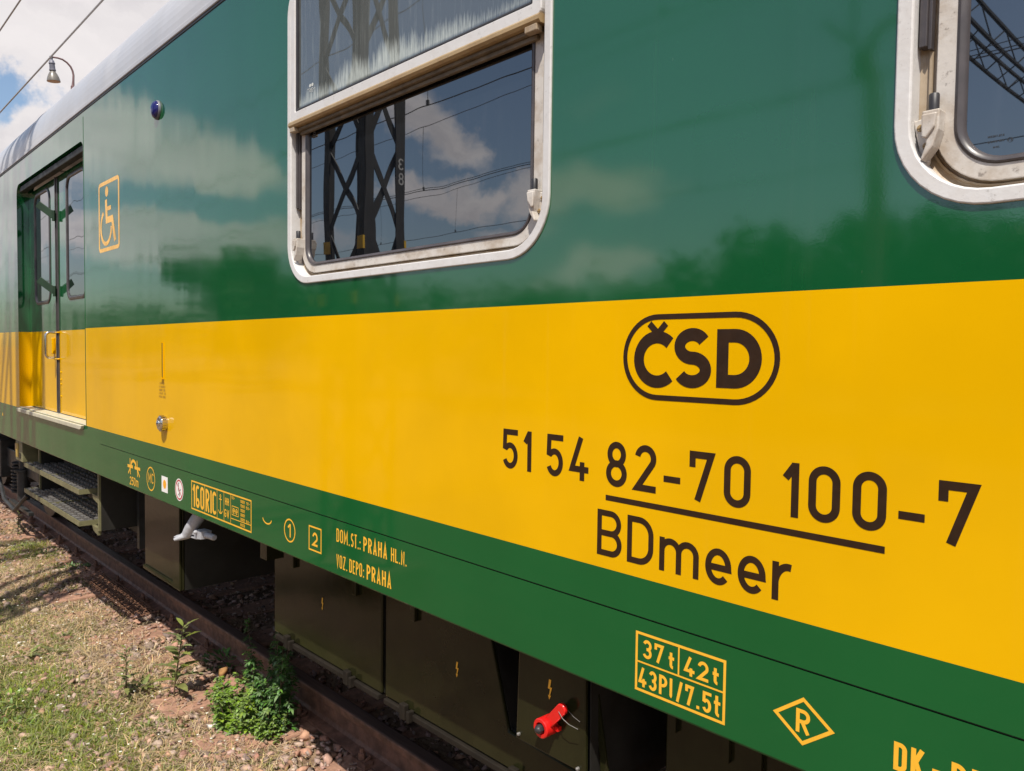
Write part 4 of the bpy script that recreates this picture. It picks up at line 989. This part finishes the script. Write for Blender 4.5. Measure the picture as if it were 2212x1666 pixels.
o = blades('lush_grass', 9000, (-5.6, -3.5), (-.95, .1), d_lush, .02, .075, .0026, M_grassl, .9); o['label'] = 'fresh green grass in the lower left corner of the ballast'; o['category'] = 'grass'
V, F = [], []
for _ in range(420):
    x = -9+5.8*rs.rand(); y = -.9+1.2*rs.rand()
    if x > -3.5 and y < 0 or rs.rand() > .25+.75*hrand(x, y, 4.1): continue
    z = gz(x, y)+rs.uniform(.02, .055); o_ = len(V); q = rs.uniform(.004, .008)
    for k in range(6):
        a = k*1.047+x*9; V.append((x+q*math.cos(a), y+q*math.sin(a), z+.002*(k % 2)))
    F.append(tuple(range(o_, o_+6)))
me = bpy.data.meshes.new('tiny_flowers'); me.from_pydata(V, [], F); me.materials.append(pm('petal', (.62, .60, .50), .7)); o = bpy.data.objects.new('tiny_flowers', me); C.objects.link(o)
o['kind'] = 'stuff'; o['label'] = 'tiny whitish flowers dotted through the trackside grass'; o['category'] = 'flowers'
# ---- individual plants
def leaf(V, F, base, d, up, L, Wd, bend=.3, lobes=0):
    d = d.normalized(); s_ = d.cross(up)
    s_ = s_.normalized() if s_.length > 1e-4 else Vector((1, 0, 0)); nrm = s_.cross(d)
    pts = []; o_ = len(V)
    prof = [(0, .08), (.25, .75), (.5, 1), (.75, .7), (1, .02)] if not lobes else [(0, .1), (.18, .8), (.28, .35), (.45, 1), (.56, .4), (.72, .8), (.82, .35), (1, .05)]
    for t_, w_ in prof:
        c = base+d*L*t_-nrm*bend*L*t_*t_
        V += [tuple(c-s_*Wd*w_/2+nrm*Wd*.12*w_), tuple(c+s_*Wd*w_/2+nrm*Wd*.12*w_)]
    for i in range(len(prof)-1): F.append((o_+2*i, o_+2*i+1, o_+2*i+3, o_+2*i+2))
def plant(name, x, y, h, kind, label, seed, leafmat=None):
    r_ = random.Random(seed); z0 = gz(x, y)-.01
    root = thing(name, (x, y, z0), label, 'plant', 'weeds in the ballast')
    V, F = [], []; st = MB(); st_ok = False
    if kind == 'tall':
        p = [Vector((x+h*.10*math.sin(t_*2.2+seed), y+h*.06*t_, z0+h*t_)) for t_ in [i/8 for i in range(9)]]
        st.tube(p, [.0055-.004*i/8 for i in range(9)], 7); st_ok = True
        for i in range(26):
            t_ = .22+.78*(i/25); j = min(7, int(t_*8)); b = p[j].lerp(p[j+1], t_*8-j); a = i*2.4+r_.uniform(-.4, .4)
            L = h*(.34-.17*t_)*r_.uniform(.7, 1.2)
            leaf(V, F, b, Vector((math.cos(a), math.sin(a), .35+.7*t_*t_)), Vector((0, 0, 1)), L, L*.36, .35, 1 if r_.random() < .6 else 0)
    elif kind == 'rosette':
        for i in range(13):
            a = i*2.4+r_.uniform(-.3, .3); L = h*r_.uniform(.6, 1.15)
            leaf(V, F, Vector((x, y, z0+.005)), Vector((math.cos(a), math.sin(a), r_.uniform(.35, 1.3))), Vector((0, 0, 1)), L, L*.24, .45, r_.choice((0, 1)))
    elif kind in ('bush', 'spread'):
        sp = kind == 'spread'
        for b in range(26 if sp else 22):
            a = b*2.4+r_.uniform(-.5, .5); rr = h*(.45 if sp else .16)*math.sqrt(r_.random()); lean = (.75 if sp else .30)*r_.random()**.7; bh = h*r_.uniform(.45, 1.08)*(1 if sp else 1.0-.45*(b/22))
            bx, by = x+rr*math.cos(a)*1.3, y+rr*math.sin(a)*.7; tip = Vector((math.cos(a)*lean*1.2, math.sin(a)*lean*.6, 1)).normalized()
            p = [Vector((bx, by, z0))+tip*bh*t_+Vector((r_.gauss(0, .012)*h, r_.gauss(0, .012)*h, -.10*lean*bh*t_*t_)) for t_ in (0, .35, .7, 1)]
            st.tube(p, [.0026, .0022, .0016, .0008], 5); st_ok = True
            nl = int((36 if sp else 80)*bh/h)
            for i in range(nl):
                t_ = .10+.90*r_.random(); j = min(2, int(t_*3)); q = p[j].lerp(p[j+1], t_*3-j); a2 = r_.uniform(0, 6.28)
                L = h*(.125 if sp else .062)*r_.uniform(.45, 1.35)*(1.15-.5*t_)
                q = q+Vector((math.cos(a2), math.sin(a2), r_.uniform(-.1, .5)))*h*.07*(1.15-t_)*r_.random()
                for s3 in ((-.8, 0, .8) if sp else (-.9, -.3, .3, .9)):
                    a3 = a2+s3; leaf(V, F, q, Vector((math.cos(a3), math.sin(a3), r_.uniform(-.3, .9))), Vector((0, 0, 1)), L*r_.uniform(.7, 1.1), L*(.55 if sp else .36), r_.uniform(.1, .6))
    elif kind == 'clump':
        for i in range(170):
            a = r_.uniform(0, 6.28); rr = h*.95*math.sqrt(r_.random()); L = h*r_.uniform(.16, .42)
            b = Vector((x+rr*math.cos(a), y+rr*math.sin(a), z0+h*.5*r_.random()*(1-rr/h)))
            leaf(V, F, b, Vector((math.cos(a)*.6+r_.uniform(-.5, .5), math.sin(a)*.6+r_.uniform(-.5, .5), r_.uniform(.2, 1.1))), Vector((0, 0, 1)), L*.8, L*.28, .3)
    mm = MB(); mm.v = V; mm.f = F; mm.mi = [0]*len(F); mm.build('leaves', leafmat or M_weed, root, fixn=False)
    if st_ok: st.build('stem', M_stem, root, smooth=True)
    return root
plant('bush', -3.54, .46, .58, 'bush', 'dense dark green bushy weed growing against the rail', 3, M_bush)
plant('clover', -3.76, .37, .18, 'spread', 'bright green low leaves at the foot of the dark bush', 31, M_lush)
plant('clover', -3.62, .35, .25, 'spread', 'bright green leafy clump in front of the dark bush by the rail', 32, M_lush)
plant('clover', -3.46, .40, .16, 'spread', 'small green clump at the right foot of the bushy weed', 33, M_lush)
plant('weed', -4.11, .206, .42, 'tall', 'tall upright weed with dark stem left of the bush', 5)
plant('weed', -4.33, .016, .26, 'tall', 'smaller upright weed left of the tall stemmed weed', 8)
plant('weed', -8.80, .36, .25, 'tall', 'pale upright weed farthest away near the coach steps', 9)
plant('weed', -5.26, -.10, .13, 'rosette', 'broad leaved rosette in the middle of the ballast', 11)
plant('weed', -5.29, -.24, .12, 'rosette', 'pale rosette at the left beside a white stone', 12)
plant('weed', -4.36, .12, .11, 'rosette', 'rosette between the two upright weeds', 13)
plant('weed', -6.35, -.13, .11, 'rosette', 'flat rosette at the left edge near the sleeper', 14)
plant('weed', -3.88, .04, .11, 'clump', 'low green clump in front of the tall weed', 15)
plant('weed', -4.60, -.52, .16, 'clump', 'lush bright green clump in the bottom left corner', 16, M_lush)
plant('weed', -4.32, -.50, .13, 'clump', 'lush green clump nearest the bottom left edge', 17, M_lush)
plant('weed', -7.75, .36, .13, 'clump', 'green clump beside the rail below the steps', 18)
plant('weed', -8.15, .30, .12, 'clump', 'green clump left of the one below the steps', 19)
plant('weed', -4.42, .60, .17, 'clump', 'dark weed growing up against the rail web', 20, M_bush)
plant('weed', -5.45, -.02, .12, 'clump', 'small green tuft behind the rosettes', 21)
plant('weed', -7.2, .48, .12, 'clump', 'dark tuft in the shade beside the rail', 22, M_bush)
# white stones
for x, y, s_, lb in ((-5.56, -.235, .026, 'small white stone beside the pale rosette'), (-6.5, -.20, .024, 'white stone at the left edge of the ballast'), (-3.74, .24, .028, 'pale stone below the bright green clump')):
    o = stone_mesh('white_stone', [(x, y, gz(x, y)+.012)], [s_], pm('pale_stone', (.62, .57, .5), .9)); tag(o, lb, 'stone', 'pale stones in the ballast')
# woven rusty mesh strip leaning by the rail
mb = MB(); a0, a1 = Vector((-6.72, .42, -.15)), Vector((-5.50, .42, -.15)); W_ = Vector((0.05, .13, .035)); N1 = 44
for i in range(N1+1):
    p = a0.lerp(a1, i/N1)+Vector((0, .01*math.sin(i*.7), .008*math.sin(i*1.3))); mb.bar(p, p+W_, .011, .004)
for j in range(9):
    q = W_*(j/8); mb.bar(a0+q+Vector((0, 0, .004)), a0.lerp(a1, .5)+q+Vector((0, .006, .008)), .007, .004); mb.bar(a0.lerp(a1, .5)+q+Vector((0, .006, .008)), a1+q+Vector((0, 0, .002)), .007, .004)
o = mb.build('mesh_strip', M_mesh, None); tag(o, 'rusty woven metal mesh strip lying between the ballast and the rail', 'metal mesh')

# ================================================================== LAMP, WIRES, MASTS, TREES
lamp = thing('street_lamp', (-23.6, 4.50, ZGR), 'grey bell shaped lamp on a curved arm above the coach roof', 'street lamp')
mb = MB(); mb.tube([(-23.6, 4.50, ZGR), (-23.6, 4.50, 4), (-23.6, 4.497, 8.72)], [.09, .075, .055], 12); mb.build('pole', M_pole, lamp, smooth=True)
mb = MB(); cp = [(4.495, 8.70), (4.507, 8.88), (4.513, 9.036), (4.49, 9.15), (4.445, 9.245), (4.36, 9.33), (4.254, 9.385), (4.14, 9.395), (4.03, 9.385), (3.985, 9.385)]
mb.tube([(-23.6, y, z) for y, z in cp], [.040, .028, .026, .025, .025, .024, .023, .022, .022, .022], 10); mb.lathe([(.05, 0), (.05, .08), (.03, .10)], (-23.6, 4.495, 8.66), (0, 0, 1), 10); mb.build('arm', M_pole, lamp, smooth=True)
ax = Vector((0, .0, -1)); ax = Vector((0, .08, -1)).normalized(); ho = (-23.6, 3.99, 9.37)
mb = MB(); mb.lathe([(.03, -.04), (.045, -.02), (.035, .03), (.03, .06), (.055, .08), (.068, .13), (.078, .15), (.078, .165), (.066, .17), (.070, .30), (.080, .31), (.080, .345), (.06, .35)], ho, ax, 20); mb.build('housing', M_lampd, lamp, smooth=True)
mb = MB(); mb.lathe([(.055, .35), (.075, .38), (.110, .44), (.138, .51), (.155, .57), (.163, .62)], ho, ax, 28)
shade_ = mb.build('shade', M_lampg, lamp, smooth=True)
mb = MB(); mb.lathe([(.156, .6215), (.15, .6225)], ho, ax, 28); mb.build('lamp_glass', M_lampi, lamp, smooth=True)
def wire(y, z, r_, label, xa=-260, xb=60, name='overhead_wire', sag=0.0, xbase=0.0):
    mb = MB(); P_ = []
    for i in range(61):
        x = xa+(xb-xa)*i/60; ph = ((x-xbase) % 60)/60; P_.append((x, y, z-sag*4*ph*(1-ph)+sag*.6))
    mb.tube(P_, r_, 6); return tag(mb.build(name, M_wirel if y > 0 else M_wire, None), label, 'wire', 'overhead wires')
wire(1.45, 5.66, .011, 'overhead contact wire crossing the sky beside the lamp')
wire(1.45, 7.00, .012, 'upper overhead wire in the top left corner of the sky', sag=.0)
# wires over the other tracks (seen in the window glass)
for y, lab in ((-6.2, 'nearest neighbouring track'), (-10.0, 'middle neighbouring track'), (-14.6, 'far neighbouring track')):
    wire(y, 5.60, .009, 'contact wire over the '+lab+', mirrored in the window'); 
    wire(y, 7.1, .008, 'carrier wire over the '+lab+', mirrored in the window', sag=.5, xbase=-4.9)
    for i in range(8):
        x = -30+4.6*i+(.9*abs(y) % 2); ph = ((x+4.9) % 60)/60; zt = 7.1-.5*4*ph*(1-ph)+.3
        mb = MB(); mb.tube([(x, y, 5.6), (x, y, zt)], .004, 5); mb.box(x-.02, x+.02, y-.012, y+.012, 5.6, 5.68)
        tag(mb.build('dropper_wire', M_wire, None), 'thin vertical dropper hanging between contact and carrier wire over the '+lab, 'wire', 'droppers over the '+lab)
wire(-10.3, 5.75, .007, 'thin feeder wire beside the middle contact wire, mirrored in the window')
def lattice(mb, x0, y0, wx, wy, z0, z1, leg, pitch, br):
    for sx in (-1, 1):
        for sy in (-1, 1):
            x, y = x0+sx*wx/2, y0+sy*wy/2
            mb.box(min(x, x-sx*leg), max(x, x-sx*leg), y-.006, y+.006, z0, z1); mb.box(x-.006, x+.006, min(y, y-sy*leg), max(y, y-sy*leg), z0, z1)
    n = int((z1-z0)/pitch)
    for i in range(n):
        a, b = z0+i*pitch, z0+(i+1)*pitch
        y = y0+(wy/2-.012); mb.bar((x0-wx/2+.03, y, a), (x0+wx/2-.03, y, b), .008, br); mb.bar((x0+wx/2-.03, y-.01, a), (x0-wx/2+.03, y-.01, b), .008, br)
        x = x0+(wx/2-.012); mb.bar((x, y0-wy/2+.03, a), (x, y0+wy/2-.03, b), .008, br); mb.bar((x-.01, y0+wy/2-.03, a), (x-.01, y0-wy/2+.03, b), .008, br)
def mast(x, y, h, label, bands=True):
    t_ = thing('catenary_mast', (x, y, ZGR), label, 'mast', 'lattice catenary masts')
    mb = MB(); lattice(mb, x, y, .54, .34, ZGR+.25, h, .075, .62, .042); mb.build('lattice_tower', M_mast, t_, fixn=False)
    mb = MB(); mb.box(x-.36, x+.36, y-.36, y+.36, ZGR-.1, ZGR+.25); mb.build('foundation', M_sleeper, t_, bevel=.02)
    if bands:
        for z in (2.02, 2.42):
            mb = MB()
            for sx in (-1, 1):
                for sy in (-1, 1): mb.box(x+sx*.273-.006-.042*(sx > 0)*1.6, x+sx*.273+.006+.042*(sx < 0)*1.6, y+sy*.173-.008, y+sy*.173+.008, z, z+.09)
            mb.build('warning_band', M_bandy, t_)
    return t_
MAST1 = mast(-5.03, -1.87, 8.2, 'dark lattice mast with yellow bands standing close to the coach, mirrored in the window')
mb = MB()
for ch, z0_, z1_ in (('3', 3.017, 3.104), ('8', 2.909, 2.997)):
    tmp = MB(); put_glyph(tmp, ch, 0, .046, z0_, z1_, .011, y=0)
    mb.add([(-4.7530-p[1], -2.031+p[0], p[2]) for p in tmp.v], tmp.f)
mb.build('mast_number', pm('stencil_grey', (.42, .42, .42), .6), MAST1)
mast(-4.9, -21.0, 8.2, 'lattice mast at the far end of the gantry', False)
gt = thing('gantry_beam', (-4.9, -11.5, 7.7), 'lattice gantry beam spanning the tracks, mirrored in the right window', 'gantry')
mb = MB()
for dx_ in (-.28, .28):
    for z in (7.7, 8.15): mb.box(-4.9+dx_-.028, -4.9+dx_+.028, -21.2, -1.65, z-.028, z+.028)
for i in range(24):
    a = -21+.805*i
    for dx_ in (-.28, .28): mb.bar((-4.9+dx_, a, 7.7), (-4.9+dx_, a+.805, 8.15), .02) if i % 2 else mb.bar((-4.9+dx_, a+.805, 7.7), (-4.9+dx_, a, 8.15), .02)
    mb.bar((-5.18, a, 7.7), (-4.62, a+.805, 7.7), .018)
mb.build('truss', M_mast, gt)
for y in (-6.2, -10.0, -14.6):
    mb = MB(); mb.tube([(-4.9, y, 7.68), (-4.9, y, 6.2)], .03, 8); mb.bar((-4.9, y+.9, 6.2), (-4.9, y-.2, 6.2), .04)
    mb.build('hanger', M_mast, gt)
    mb = MB()
    for dz_ in range(7): mb.lathe([(.03, 0), (.075, .03), (.03, .06)], (-4.9, y-.2, 5.70+.065*dz_), (0, 0, 1), 10)
    mb.build('insulator', M_ins, gt, smooth=True)
lp = thing('platform_lamp', (-3.75, -8.0, ZGR), 'hooked lamp post mirrored in the green paint beside the right window', 'lamp post')
mb = MB(); pts = [(-3.70, -8, ZGR), (-3.73, -8, 3.6), (-3.80, -8, 4.9), (-3.86, -8, 5.15), (-3.80, -8, 5.38), (-3.66, -8, 5.50), (-3.5, -8, 5.52), (-3.3, -8, 5.45)]
mb.tube(pts, [.11, .10, .075, .06, .05, .045, .04, .04], 12); mb.build('pole', M_pole, lp, smooth=True)
mb = MB(); mb.lathe([(.04, 0), (.07, .12), (.17, .30), (.19, .36)], (-3.28, -8, 5.48), (0, 0, -1), 18); mb.build('shade', M_lampg, lp, smooth=True)
def tree(x, y, h, w, seed, label):
    r_ = random.Random(seed); t_ = thing('tree', (x, y, ZGR), label, 'tree', 'trees beyond the tracks')
    mb = MB(); mb.tube([(x, y, ZGR), (x+.05*h*.2, y, h*.3), (x, y+.1, h*.65), (x, y, h*.9)], [.035*h*.6, .026*h*.6, .014*h*.6, .02], 8)
    limbs = []
    for i in range(7):
        a = i*2.4+seed; z = h*(.25+.08*i); e_ = (x+math.cos(a)*w*.35, y+math.sin(a)*w*.35, z+h*.16); mb.tube([(x, y, z), e_], [.012*h*.5, .01], 6); limbs.append(e_)
    mb.build('trunk', M_bark, t_, smooth=True)
    V, F = [], []
    clumps = [(x+r_.gauss(0, .26)*w, y+r_.gauss(0, .26)*w, ZGR+h*(.18+.72*r_.random()**.8), w*r_.uniform(.13, .26)) for _ in range(34)]+[(x+r_.gauss(0, .08)*w, y, ZGR+h*.9, w*.13)]
    for cx, cy, cz, cr in clumps:
        for i in range(95):
            d = Vector((r_.gauss(0, 1), r_.gauss(0, 1), r_.gauss(0, 1))).normalized(); p = Vector((cx, cy, cz))+d*cr*(.30+.75*r_.random())
            leaf(V, F, p, Vector((r_.uniform(-1, 1), r_.uniform(-1, 1), r_.uniform(-.6, .8))), Vector((0, 0, 1)), .04*h+.08, .026*h+.06, .2)
    m2 = MB(); m2.v = V; m2.f = F; m2.mi = [0]*len(F); m2.build('crown', M_tree, t_, fixn=False)
TR = [(-96, 6.6, 12), (-80, 6.2, 9), (-61, 8.0, 7), (-55, 8.9, 8), (-47, 8.2, 7), (-40, 6.0, 6), (-33, 5.2, 6), (-27, 4.6, 5.5), (-22, 4.4, 5), (-18.2, 4.1, 4.5), (-15.2, 4.5, 4), (-12.6, 5.0, 4), (-10, 5.7, 4), (-7.6, 6.0, 3.8), (-5.2, 5.5, 4), (-2.6, 5.6, 4), (.5, 6, 4.4), (4, 6.5, 5), (9, 7, 6), (15, 8, 7), (23, 9, 8)]
TR += [(-20.0, 4.1, 6.5), (-16.7, 4.2, 6.5), (-13.9, 4.7, 6.5), (-11.3, 5.3, 6.5), (-8.8, 5.7, 6), (-6.4, 5.5, 6), (-3.9, 5.4, 5), (-1, 5.6, 5), (2.2, 6.2, 5)]
TR = [(x, h*(.93 if x > -20 else 1), w) for x, h, w in TR]
for i, (x, h, w) in enumerate(TR):
    near = 'tall' if h > 8 else ('low' if h < 4.8 else 'mid sized')
    tree(x, -18-(i % 3)*.9-(6 if x < -50 else 0)-(3.2 if i > 20 else 0), h, w, 100+i, near+' bushy tree beyond the neighbouring tracks')
